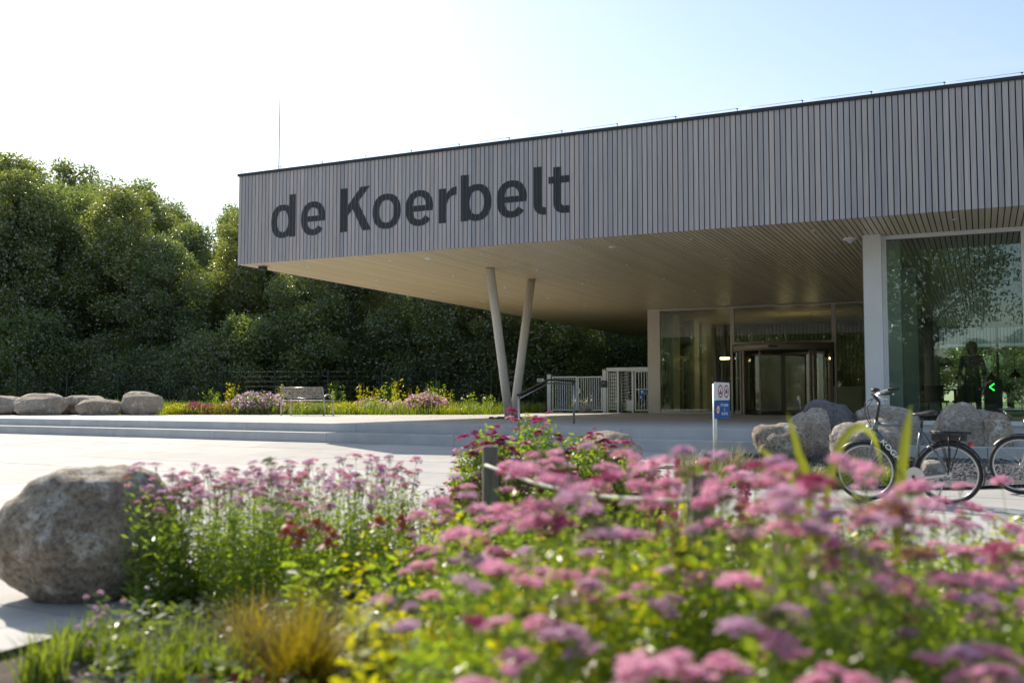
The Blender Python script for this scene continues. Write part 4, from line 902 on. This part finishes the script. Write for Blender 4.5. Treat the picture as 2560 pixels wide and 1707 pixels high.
undergrowth('wine_flower_specks', 'small dark wine red flowers low in the front bed', 300, 500, 2560, 1.6, 3.2, .6, .03, 'petal_wine', .9, .6)
# broad-leaved clump, coneflowers, sedges, spikes
def broadleaf_mesh(L, Wd, m, arch=.35, seg=6):
    v, f = [], []
    for k in range(seg+1):
        t = k/seg; wk = Wd*math.sin(math.pi*min(1, .08+t*.92))**.8*.5; x = L*t; z = arch*L*math.sin(t*2.2)
        v += [(x, -wk, z+wk*.25), (x, 0, z), (x, wk, z+wk*.25)]
    for k in range(seg):
        o = 3*k; f += [(o, o+1, o+4, o+3), (o+1, o+2, o+5, o+4)]
    return npmesh('leaf', v, f, m)
LS = [broadleaf_mesh(.22, .085, 'leaf_silver'), broadleaf_mesh(.17, .075, 'leaf_lime'), broadleaf_mesh(.2, .07, 'leaf_silver', .5)]
for px, d, lb in ((1010, 4.55, 'silver green broad leaved clump behind the red coneflowers'), (1110, 4.9, 'lime edged broad leaved clump beside the pink yarrow'), (940, 4.0, 'low broad leaved clump in front of the coneflowers')):
    x, y, z = gnd(px, d); o = thing('broad_leaved_plant', lb, 'plant', (x, y, z+.04))
    for k in range(22): link('leaf', LS[k % 3], o, (rc(-.06, .06), rc(-.06, .06), rc(.0, .16)), (rc(-.3, .3), rc(-1.25, -.25), k*2.4), rc(.8, 1.25))
pe = []; n = 14
for k in range(n):
    a = 2*math.pi*k/n+rc(-.1, .1); d = np.array([[math.cos(a), math.sin(a), -.55]]); pe.append(leaves(np.array([[.012*math.cos(a), .012*math.sin(a), .0]]), .042, .013, d, .8))
V, F = cat(pe); PET = npmesh('petals', V, F, 'petal_crimson'); cn = MB(); cn.ell((0, 0, .006), (.017, .017, .016), 10, 6); CONE = cn.mesh('cone', 'cone_orange')
def coneflower(px, d, hs, lb):
    x, y, z = gnd(px, d); o = thing('coneflower_plant', lb, 'flowers', (x, y, z+.03)); H = []
    for hx, hz, sc in hs:
        dx = hx*d/FPX; h = np.array([dx*math.cos(YAW), dx*math.sin(YAW)+rc(-.05, .05), CAMZ-(hz-1000)*d/FPX-z-.03]); H.append(h)
        q = link('flower_head', CONE, o, h, (rc(-.25, .25), rc(-.25, .25), rc(0, 6)), sc); link('petals', PET, q)
    H = np.array(H); base = p3(H[:, :2]*.3, 0.); sv = stems(base, H, .003, .03); nl = 150; t = rng.uniform(.02, .75, nl); i = rng.integers(0, len(H), nl); a = rng.uniform(0, 6.28, nl)
    dd = np.stack([np.cos(a), np.sin(a), rng.uniform(-.2, .7, nl)], 1); V, F = cat([sv, leaves(base[i]*(1-t)[:, None]+H[i]*t[:, None], rng.uniform(.05, .11, nl), .028, dd)])
    link('foliage', npmesh('foliage', V, F, 'leaf_herb'), o, kind='stuff')
coneflower(775, 4.7, [(-70, 1327, 1.1), (-45, 1305, 1.0), (-15, 1325, 1.25), (22, 1302, 1.2), (40, 1320, 1.0), (70, 1330, 1.1), (48, 1352, 1.3), (-8, 1345, 1.0)], 'crimson coneflowers with dark cones in a cluster of eight')
coneflower(980, 4.6, [(-20, 1295, 1.15), (15, 1292, 1.0), (20, 1312, 1.05), (70, 1368, 1.2)], 'crimson coneflowers with bright orange cones above broad leaves')
def sedge(name, px, d, n, h, wd, lean, m, lb, rad=.07, heads=0):
    x, y, z = gnd(px, d); o = thing(name, lb, 'grass', (x, y, z+.03)); V, F = blades(p3(disc_pts(n, rad), 0.), rng.uniform(.55, 1, n)*h, wd, rng.uniform(.1, lean, n), 5); link('blade_tuft', npmesh('blade_tuft', V, F, m), o, kind='stuff'); return o
sedge('sedge_tuft', 770, 3.75, 620, .56, .006, 1.0, 'blade_bronze', 'large arching olive bronze sedge tuft on bare soil', .09)
sedge('sedge_tuft', 1080, 3.6, 420, .5, .006, .9, 'blade_bronze', 'olive bronze sedge tuft next to the lime leaves', .08)
sedge('sedge_tuft', 650, 4.5, 300, .4, .005, 1.3, 'blade_bronze', 'thin straggling bronze sedge behind the large tuft', .1)
for px, d, lb in ((200, 4.5, 'broad bladed green grass clump at the bed corner'), (330, 4.35, 'broad bladed green grass clump left of the sedge'), (470, 4.4, 'green grass clump between corner clump and sedge'), (570, 4.2, 'green grass clump touching the sedge tuft'), (130, 4.15, 'low green grass clump by the edging'), (420, 4.0, 'lime green grass clump on the soil')):
    sedge('grass_clump', px, d, 110, .27, .012, .8, 'blade_green', lb, .1)
for px, d in ((700, 3.7), (620, 3.6)):
    x, y, z = gnd(px, d); xy = disc_pts(160, .16); V, F = leaves(p3(xy, rng.uniform(.02, .2, 160)), .035, .018); o = thing('wine_flower_plant', 'low wine red flowering plant in front of the sedge', 'flowers', (x, y, z+.03), 0, 'wine red plants'); link('blossom', npmesh('blossom', V, F, 'petal_wine'), o, kind='stuff')
    V, F = leaves(p3(disc_pts(260, .17), rng.uniform(0, .16, 260)), .04, .016); link('foliage', npmesh('foliage', V, F, 'leaf_herb'), o, kind='stuff')
# scabious-like pale pink flowers at the bed corner
x, y, z = gnd(300, 4.35); o = thing('scabious_plant', 'slender plant with small round pale pink flowers at the bed corner', 'flowers', (x, y, z+.03)); H = []
for hx, hy in ((-60, 1480), (-25, 1468), (30, 1490), (-35, 1505), (-15, 1520), (5, 1500), (-70, 1550), (-45, 1545), (-40, 1590), (-15, 1595), (15, 1530), (-30, 1530)): H.append((hx*4.35/FPX*math.cos(YAW), hx*4.35/FPX*math.sin(YAW)+rc(-.06, .06), CAMZ-(hy-1000)*4.35/FPX-z-.03))
for h in H: link('flower_head', HEADS['mauve'][0], o, h, (rc(-.5, .5), rc(-.5, .5), 0), (.62, .62, 1.1))
H = np.array(H); V, F = cat([stems(p3(H[:, :2]*.35, 0.), H, .002, .03), leaves(p3(disc_pts(60, .1), rng.uniform(0, .15, 60)), .06, .014)]); link('foliage', npmesh('foliage', V, F, 'leaf_herb'), o, kind='stuff')
# rust coloured stonecrop plants
for px, d, lb in ((1060, 6.6, 'rust brown seed-headed plant behind the coneflowers'), (1150, 6.9, 'rust brown seed-headed plant next to the wooden post')):
    x, y, z = gnd(px, d); n = 60; xy = disc_pts(n, .2); H = p3(xy, rng.uniform(.32, .6, n)); sv = stems(p3(xy*.5, 0.), H, .002, .03); o = thing('seedhead_plant', lb, 'plant', (x, y, z+.03))
    t = rng.uniform(.15, 1, 900); i = rng.integers(0, n, 900); q = H[i]*np.stack([.5+.5*t, .5+.5*t, t], 1)+rng.normal(0, .012, (900, 3)); V, F = cat([sv, leaves(q, .024, .014)]); link('foliage', npmesh('foliage', V, F, 'leaf_rust'), o, kind='stuff')
    V, F = leaves(H[:26]+rng.normal(0, .008, (26, 3)), .03, .02); link('blossom', npmesh('blossom', V, F, 'petal_wine'), o, kind='stuff')
# magenta mound behind the post
def mound(name, lb, cx_, cy_, z0, rx, ry, h, nl, ll, lm, nb, bl_, bmt, top=.45, group=None):
    o = thing(name, lb, 'flowers', (cx_, cy_, z0), 0, group); u_ = unit(nl); u_[:, 2] = np.abs(u_[:, 2]); q = rng.uniform(.35, 1, nl)**.5; pos = u_*q[:, None]*np.array([rx, ry, h])
    pos *= (1+.25*np.array([noise.noise(Vector(v*2.2)+Vector((cx_, cy_, 0))) for v in u_]))[:, None]
    V, F = leaves(pos, rng.uniform(.6, 1.3, nl)*ll, ll*.4); link('foliage', npmesh('foliage', V, F, lm), o, kind='stuff')
    if nb:
        u_ = unit(nb); u_[:, 2] = np.abs(u_[:, 2])*(1-top)+top*rng.uniform(0, 1, nb)+.05; u_ /= np.linalg.norm(u_, axis=1, keepdims=True); pos = u_*np.array([rx, ry, h])*rng.uniform(.95, 1.1, nb)[:, None]
        pos *= (1+.25*np.array([noise.noise(Vector(v*2.2)+Vector((cx_, cy_, 0))) for v in u_]))[:, None]
        if isinstance(bmt, list):
            for p in pos: link('flower_head', random.choice(bmt), o, p, (rc(-.3, .3), rc(-.3, .3), rc(0, 6)), rc(.8, 1.25)*bl_)
        else: V, F = leaves(pos, rng.uniform(.6, 1.3, nb)*bl_, bl_*.8, None, .6); link('blossom', npmesh('blossom', V, F, bmt), o, kind='stuff')
    return o
for px, d, rx, h, lb in ((1225, 8.0, .36, .90, 'magenta flowering mound beside the wooden post'), (1345, 8.4, .46, .97, 'tall magenta flowering mound in front of the pale boulder'), (1480, 8.1, .46, .88, 'magenta flowering mound sloping down towards the sign'), (1580, 7.7, .34, .70, 'low magenta flowering mound at the bed end')):
    x, y, z = gnd(px, d); mound('stonecrop_mound', lb, x, y, z+.02, rx, rx*.9, h, 5200, .055, 'leaf_herb', 190, 1.3, HEADS['magenta']+HEADS['pink'][:1], .35)
for px, py, sc in ((1300, 1060, 1.3), (1335, 1066, 1.6), (1265, 1075, 1.2), (1400, 1072, 1.2), (1440, 1068, 1.2), (1460, 1066, 1.2)): pass
# pink flower spikes
def spike(px, d, top, lb, n=5, m='petal_magenta', grp='magenta flower spikes'):
    x, y, z = gnd(px, d); o = thing('flower_spike_plant', lb, 'flowers', (x, y, z+.03), 0, grp); ht = CAMZ-(top-1000)*d/FPX-z-.03
    xy = disc_pts(n, .09); xy[0] = 0; H = p3(xy, ht*rng.uniform(.72, 1, n)); H[0, 2] = ht; V, F = cat([stems(p3(xy*.4, 0.), H, .003, .02), leaves(p3(disc_pts(240, .13), rng.uniform(0, ht*.62, 240)), .06, .016)]); link('foliage', npmesh('foliage', V, F, 'leaf_herb'), o, kind='stuff')
    for h in H:
        L = ht*.36; k = 170; t = rng.uniform(0, 1, k); a = rng.uniform(0, 6.28, k); r_ = .024*(1-t*.75); pos = np.stack([r_*np.cos(a), r_*np.sin(a), -L*(1-t)], 1); V, F = leaves(pos, .018, .014); link('flower_spike', npmesh('flower_spike', V, F, m), o, h, scale=rc(.9, 1.2))
for px, d, tp, lb in ((1630, 5.6, 1150, 'magenta flower spikes standing beside the stonecrop mound'), (1690, 5.4, 1132, 'tallest magenta flower spikes near the second post'), (1765, 5.4, 1142, 'magenta flower spikes directly behind the second post'), (1855, 5.4, 1165, 'magenta flower spikes before the warm brown boulder'), (1680, 4.6, 1265, 'short magenta flower spike among pink yarrow')): spike(px, d, tp, lb, 4, grp=None)
# tall yellow-green strap leaves
def strap(o, org, base, pts, wd):
    px, d = base; x, y, z = gnd(px, d); path = [Vector((x, y, z+.02))]
    for k, (qx, qy) in enumerate(pts):
        dd = d+.02*k; dr = ray(qx, qy); path.append(Vector(np.array([0, 0, CAMZ])+dr*dd))
    dense = []
    for i in range(len(path)-1):                                  # smooth the way of the leaf
        p0, p1, p2, p3_ = path[max(i-1, 0)], path[i], path[i+1], path[min(i+2, len(path)-1)]
        for t in (0, .25, .5, .75): dense.append(.5*((2*p1)+(p2-p0)*t+(2*p0-5*p1+4*p2-p3_)*t*t+(3*p1-p0-3*p2+p3_)*t**3))
    dense.append(path[-1]); n = len(dense); v, f = [], []; side = Vector((_r[0], _r[1], 0))
    for i, p in enumerate(dense):
        t = i/(n-1); wk = wd*.5*(.35+.65*math.sin(math.pi*min(1, t*.8+.15)))*min(1, (1-t)*5+.02); tg = (dense[min(i+1, n-1)]-dense[max(i-1, 0)]).normalized(); sd_ = tg.cross(Vector((_f[0], _f[1], 0))).normalized()
        sd_ = (sd_*.9+Vector((_f[0], _f[1], 0))*.4).normalized(); nr = tg.cross(sd_)
        v += [p-sd_*wk-Vector(org), p+nr*wk*.25-Vector(org), p+sd_*wk-Vector(org)]
    for i in range(n-1): a = 3*i; f += [(a, a+1, a+4, a+3), (a+1, a+2, a+5, a+4)]
    link('leaf', npmesh('leaf', v, f, 'strap'), o)
for lb, lv in (('single upright yellow green strap leaf in front of the bicycle', [((2238, 3.1), [(2243, 1330), (2252, 1200), (2264, 1090), (2278, 1008)], .034)]),
               ('arching yellow green strap leaf before the bicycle wheel', [((2060, 3.1), [(2066, 1290), (2082, 1165), (2112, 1092), (2150, 1066), (2186, 1096), (2206, 1180)], .027)]),
               ('yellow green strap leaves before the warm brown boulder', [((2030, 3.1), [(2020, 1260), (1995, 1130), (1968, 1030)], .025), ((2010, 3.0), [(1990, 1270), (1950, 1170), (1890, 1112)], .026)])):
    x, y, z = gnd(*lv[0][0]); o = thing('strap_leaf_plant', lb, 'plant', (x, y, z+.02))
    for b_, pts, wd in lv: strap(o, (x, y, z+.02), b_, pts, wd)
# rope fence: two wooden posts and a rope
pA = gnd(1226, 5.9); pB = gnd(1748, 3.9); zA = CAMZ-113*5.9/FPX; zB = CAMZ-182*3.9/FPX
for (x, y, z), zt, lb in ((pA, zA, 'weathered square wooden post beside the magenta mound'), (pB, zB, 'weathered square wooden post half hidden by pink yarrow')):
    o = bevel(MB().box(-.045, .045, -.045, .045, -.1, zt-z).build('wooden_post', 'wood_post', loc=(x, y, z), rot=(0, 0, YAW+.1), label=lb, cat='post'), .008, 2)
rp = []; ra_ = Vector((pA[0], pA[1]-.06, zA-.11)); rb_ = Vector((pB[0], pB[1]-.06, zB-.1))
for k in range(17): t = k/16; q = ra_.lerp(rb_, t); q.z -= .06*math.sin(math.pi*t); rp.append(q)
MB().tube(rp, .011, 8).build('rope', 'rope', label='pale rope strung between the two wooden posts', cat='rope')
# grasses by the sign and rocks
for px, d, h, m, lb in ((1715, 12.9, .5, 'blade_straw', 'feathery straw grass left of the sign post'), (1830, 12.7, .55, 'blade_straw', 'feathery straw grass right of the sign post'), (1765, 12.5, .36, 'blade_green', 'green grass tuft at the foot of the sign post'), (1905, 12.2, .4, 'blade_straw', 'straw grass in front of the warm brown boulder'), (1985, 12.0, .36, 'blade_green', 'green sedge tuft between boulder and bicycle'), (2110, 11.95, .42, 'blade_green', 'bright green sedge tuft behind the front wheel'), (2200, 11.9, .26, 'blade_green', 'small sedge tuft behind the bicycle pedals'), (2040, 12.0, .25, 'blade_straw', 'short straw tuft beside the bright sedge')):
    sedge('grass_tuft', px, d, 220, h, .008, .8, m, lb, .16)
xy = scatter(2600, 1690, 2260, 12.0, 13.0); V, F = blades(p3(xy, zpn(xy)+.03), rng.uniform(.06, .2, len(xy)), .007, rng.uniform(.1, .9, len(xy)), 3); link('short_grass', npmesh('short_grass', V, F, 'blade_green'), label='short grass along the edge of the gravel bed', cat='grass', kind='stuff')

# ------------------------------------------------------------------ planting behind the bench
def tz(px, d): x, y = Q(px, d); return x, y, .36
for px, d, rx, h, lb in ((636, 34.6, 1.1, .74, 'tall pink flowering clump beside the bench'), (1065, 35.2, .8, .72, 'dark pink flowering clump at the end of the bed')):
    x, y, z = tz(px, d); mound('flower_clump', lb, x, y, z, rx, .8, h, 3200, .12, 'leaf_shrub', 800, .10, 'petal_mauve' if px < 700 else 'petal_pink', .6)
for px, d, rx, h, m, bm2, lb in ((745, 35.0, .9, .5, 'leaf_herb', 'petal_magenta', 'low magenta flowering plants seen under the bench seat'), (860, 34.6, .9, .42, 'leaf_lime', None, 'lime green cushion plant right of the bench'), (930, 35.6, .8, .55, 'leaf_herb', 'petal_pink', 'pink spiky flowering plants in the middle of the bed'), (1010, 35.3, .6, .5, 'leaf_herb', 'petal_pink', 'pink flowering plant beside the dark pink clump'), (450, 34.2, .55, .38, 'leaf_lime', None, 'lime green cushion plant beside the peaked boulder'), (500, 34.5, .9, .4, 'leaf_rust', 'petal_magenta', 'rusty pink low plant in the terrace bed'), (565, 34.2, .7, .42, 'blade_bronze', None, 'bronze green cushion plant before the pink clump'), (1120, 34.6, .8, .3, 'leaf_lime', None, 'low lime green plant near the V column'), (800, 34.4, .6, .4, 'leaf_shrub', None, 'dark green cushion plant under the bench')):
    x, y, z = tz(px, d); mound('bed_plant', lb, x, y, z, rx, .6, h, 1300, .09, m, 260 if bm2 else 0, .09, bm2 or 'petal_pink', .5)
n = 26000; xy = scatter(n, 380, 1600, 33.7, 43); k = ~((xy[:, 0] > -16.1) & (xy[:, 1] < 37.6)); xy = xy[k]; V, F = blades(p3(xy, .35), rng.uniform(.15, .6, len(xy)), .028, rng.uniform(.1, .8, len(xy)), 3)
link('meadow_grass', npmesh('meadow_grass', V, F, 'blade_green'), label='long meadow grass between flower bed and fence', cat='grass', kind='stuff')
n = 5000; xy = scatter(n, -200, 420, 34.5, 43); V, F = blades(p3(xy, .35), rng.uniform(.2, .7, n), .03, rng.uniform(.1, .8, n), 3)
link('meadow_grass', npmesh('meadow_grass', V, F, 'blade_green'), label='long meadow grass behind the row of terrace boulders', cat='grass', kind='stuff')
for px, d, h in ((835, 37, 1.35), (900, 38, 1.3), (935, 37.5, 1.1), (965, 38, 1.2), (990, 37, 1.35), (1020, 38, 1.1), (1075, 38.5, 1.2), (1100, 38, 1.4), (1110, 37, 1.0), (1165, 38, .9), (1215, 37.5, .8), (585, 39, 1.3), (700, 39, 1.2), (520, 38.5, 1.0), (1410, 40, .7), (1480, 41, .8)):
    x, y, z = tz(px+rc(-8, 8), d); nl = 260; t = rng.uniform(0, 1, nl); st0 = disc_pts(6, .3); ii = rng.integers(0, 6, nl); hs_ = rng.uniform(.5, 1, 6); xy = st0[ii]*(.5+t*.6)[:, None]+rng.normal(0, .05, (nl, 2)); V, F = cat([leaves(p3(xy, t*h*hs_[ii]), .10, .035), stems(p3(disc_pts(5, .1), 0.), p3(disc_pts(5, .12), h*.9), .008, .05)])
    o = thing('tall_herb', 'tall leafy wild herb standing in the grass before the fence', 'plant', (x, y, z), 0, 'tall herbs before the fence'); link('foliage', npmesh('foliage', V, F, random.choice(['leaf_herb', 'leaf_lime', 'leaf_herb'])), o, kind='stuff')

# ------------------------------------------------------------------ trees
def tree_variant(seed, h, rad, zb, nclump, nleaf, lm, leaf=.24, fill=.38, tr_=.17, crad=.36):
    global rng
    rng = np.random.default_rng(seed); tb_ = MB(); lean = rng.normal(0, .3, 2); top = Vector((lean[0], lean[1], h*.88))
    pts = [Vector((0, 0, -.3)), Vector((lean[0]*.1, lean[1]*.1, h*.25)), Vector((lean[0]*.5, lean[1]*.5, h*.55)), top]; tb_.tube(pts, [tr_*1.25, tr_, tr_*.62, tr_*.18], 9)
    cl = []
    for k in range(nclump):
        t = (k+.5)/nclump; z = zb+(h*.93-zb)*t; prof = math.sin(math.pi*(.16+.80*t))**.7; a = k*2.4+rng.uniform(-.5, .5); q = rad*prof*rng.uniform(.35, .8); c = np.array([q*math.cos(a)+lean[0]*t, q*math.sin(a)+lean[1]*t, z]); cr_ = rad*crad*rng.uniform(.75, 1.3)*(.7+.5*prof); cl.append((c, cr_))
        s0 = Vector((lean[0]*t*.8, lean[1]*t*.8, max(z-q*.8, h*.12))); tb_.tube([s0, s0.lerp(Vector(c), .5)+Vector((0, 0, .15)), Vector(c)], [tr_*.35, tr_*.22, tr_*.08], 5)
    wts = np.array([c[1]**2 for c in cl]); wts /= wts.sum(); idx = rng.choice(len(cl), nleaf, p=wts); C0 = np.array([c[0] for c in cl])[idx]; R0 = np.array([c[1] for c in cl])[idx]
    u_ = unit(nleaf); q = rng.uniform(0, 1, nleaf)**fill; nzv = np.array([1+.45*noise.noise(Vector((v[0]*2.3+i*.7, v[1]*2.3, v[2]*2.3+seed))) for v, i in zip(u_, idx)])
    pos = C0+u_*(R0*q*nzv)[:, None]*np.array([1, 1, .78]); pos[:, 2] = np.maximum(pos[:, 2], .15); d = unit(nleaf)*.8+u_*.5; d[:, 2] -= .25; ln = rng.uniform(.6, 1.3, nleaf)*leaf
    V, F = leaves(pos, ln, ln*.62, d); return tb_.mesh('trunk', 'bark'), npmesh('crown', V, F, lm)
TV = [tree_variant(11, 12, 3.3, 1.2, 46, 46000, 'leaf_deep', .135, crad=.25), tree_variant(12, 12, 3.0, 1.6, 42, 42000, 'leaf_olive', .135, crad=.25), tree_variant(13, 12, 3.6, .9, 48, 48000, 'leaf_deep', .135, crad=.25), tree_variant(14, 12, 2.7, 2.0, 38, 36000, 'leaf_olive', .13, crad=.26)]
SV = [tree_variant(21, 4.5, 2.4, .4, 16, 18000, 'leaf_shrub', .13), tree_variant(22, 4.0, 2.6, .3, 16, 18000, 'leaf_deep', .13)]
OV = [tree_variant(31, 13, 4.6, 5.2, 22, 16000, 'leaf_deep', .19, .6, .26, .28), tree_variant(32, 12, 4.2, 4.4, 20, 15000, 'leaf_olive', .19, .6, .24, .28)]
TLB = ['dark green broadleaf tree in the wood behind the fence', 'olive green broadleaf tree in the wood behind the fence', 'wide spreading dark green tree in the wood behind the fence', 'narrow olive green tree in the wood behind the fence']
def tree(v, lab, x, y, z, h, base, group, wide=1.):
    s = h/base; o = thing('broadleaf_tree', lab, 'tree', (x, y, z), random.uniform(0, 6.28), group, (s*wide, s*wide, s)); link('trunk', v[0], o); link('crown', v[1], o); return o
prof_x = [-400, -150, 0, 80, 200, 300, 450, 560, 640, 1700]; prof_y = [310, 335, 358, 362, 420, 452, 540, 525, 500, 520]
k = 0
for dep, st_px, x0, marg in ((49, 155, -330, 30), (55, 150, -260, 10), (62, 150, -300, -5), (70, 160, -250, 0)):
    px = x0
    while px < 1720:
        q = px+rc(-35, 35); yt = np.interp(q, prof_x, prof_y)+rc(-14, 40)+marg*(1 if dep < 60 else .3); d = dep+rc(-2, 2); h = ((1000-yt)*d/FPX+.5)*1.06
        x, y = Q(q, d)
        if not (x > -18.5 and y < 56): vi = (k*7+int(dep)) % 4; tree(TV[vi], TLB[vi], x, y, .3, h, 12, ['dark trees', 'olive trees', 'spreading trees', 'narrow trees'][vi]+' in the wood', rc(.95, 1.2))
        k += 1; px += st_px
for px in range(-260, 1700, 105):
    d = 46.5+rc(-.8, 2.5); x, y = Q(px+rc(-25, 25), d)
    if x > -18 and y < 54: continue
    vi = random.randrange(2); tree(SV[vi], ['mid green woodland shrub at the foot of the trees', 'dark green woodland shrub at the foot of the trees'][vi], x, y, .3, rc(3.2, 5.4), 4.3, ['mid green', 'dark green'][vi]+' shrubs by the fence')
for x, y, h in ((-16.6, 52.4, 4.6), (-14.8, 53.2, 4.2), (-13.2, 52.6, 4.8), (-11.9, 53.4, 4.4), (-15.7, 55, 5.2), (-12.6, 55.5, 5.4), (-17.8, 54, 5)):
    vi = random.randrange(2); tree(SV[vi], ['mid green shrub behind the turnstile and barred gates', 'dark green shrub behind the turnstile and barred gates'][vi], x, y, .3, h, 4.3, ['mid green', 'dark green'][vi]+' shrubs behind the gates')
# trees seen through the hall and beyond the gates
for x, y, h in ((-3, 66, 8), (1.5, 64, 9), (5.5, 65, 8), (9, 64, 10), (-7, 62, 9), (14, 66, 10), (-12.5, 60, 9), (3.5, 72, 12), (-1, 74, 12), (10, 73, 12)): vi = random.randrange(4); tree(TV[vi], 'broadleaf tree on the lawn behind the building', x, y, .3, h, 12, 'trees behind the building', 1.25)
# open-crowned trees across the road, mirrored in the windows
for x, y, h, v in ((-2.6, -16, 13, 0), (5.6, -20, 12, 1), (-9, -19, 12, 1), (8.5, -15, 11.5, 0), (-15, -17, 12, 0), (-22, -22, 13, 1)): tree(OV[v], 'open crowned tree standing across the road from the building', x, y, -.6, h, 12.5, 'trees across the road')
for x in range(-26, 22, 5): vi = random.randrange(2); tree(SV[vi], 'hedge shrub across the road from the building', x+rc(-1, 1), -27+rc(-2, 2), -.6, rc(2.5, 3.8), 4.3, 'shrubs across the road')
for k in range(28):
    x, y = -46+k*2.7+rc(-1, 1), -26-rc(0, 7); vi = k % 4; tree(TV[vi], 'dense tree in the belt across the road from the building', x, y, -.6, rc(8.5, 11) if k < 14 else rc(5.4, 7), 12, 'tree belt across the road', 1.25 if k < 14 else 1.9)
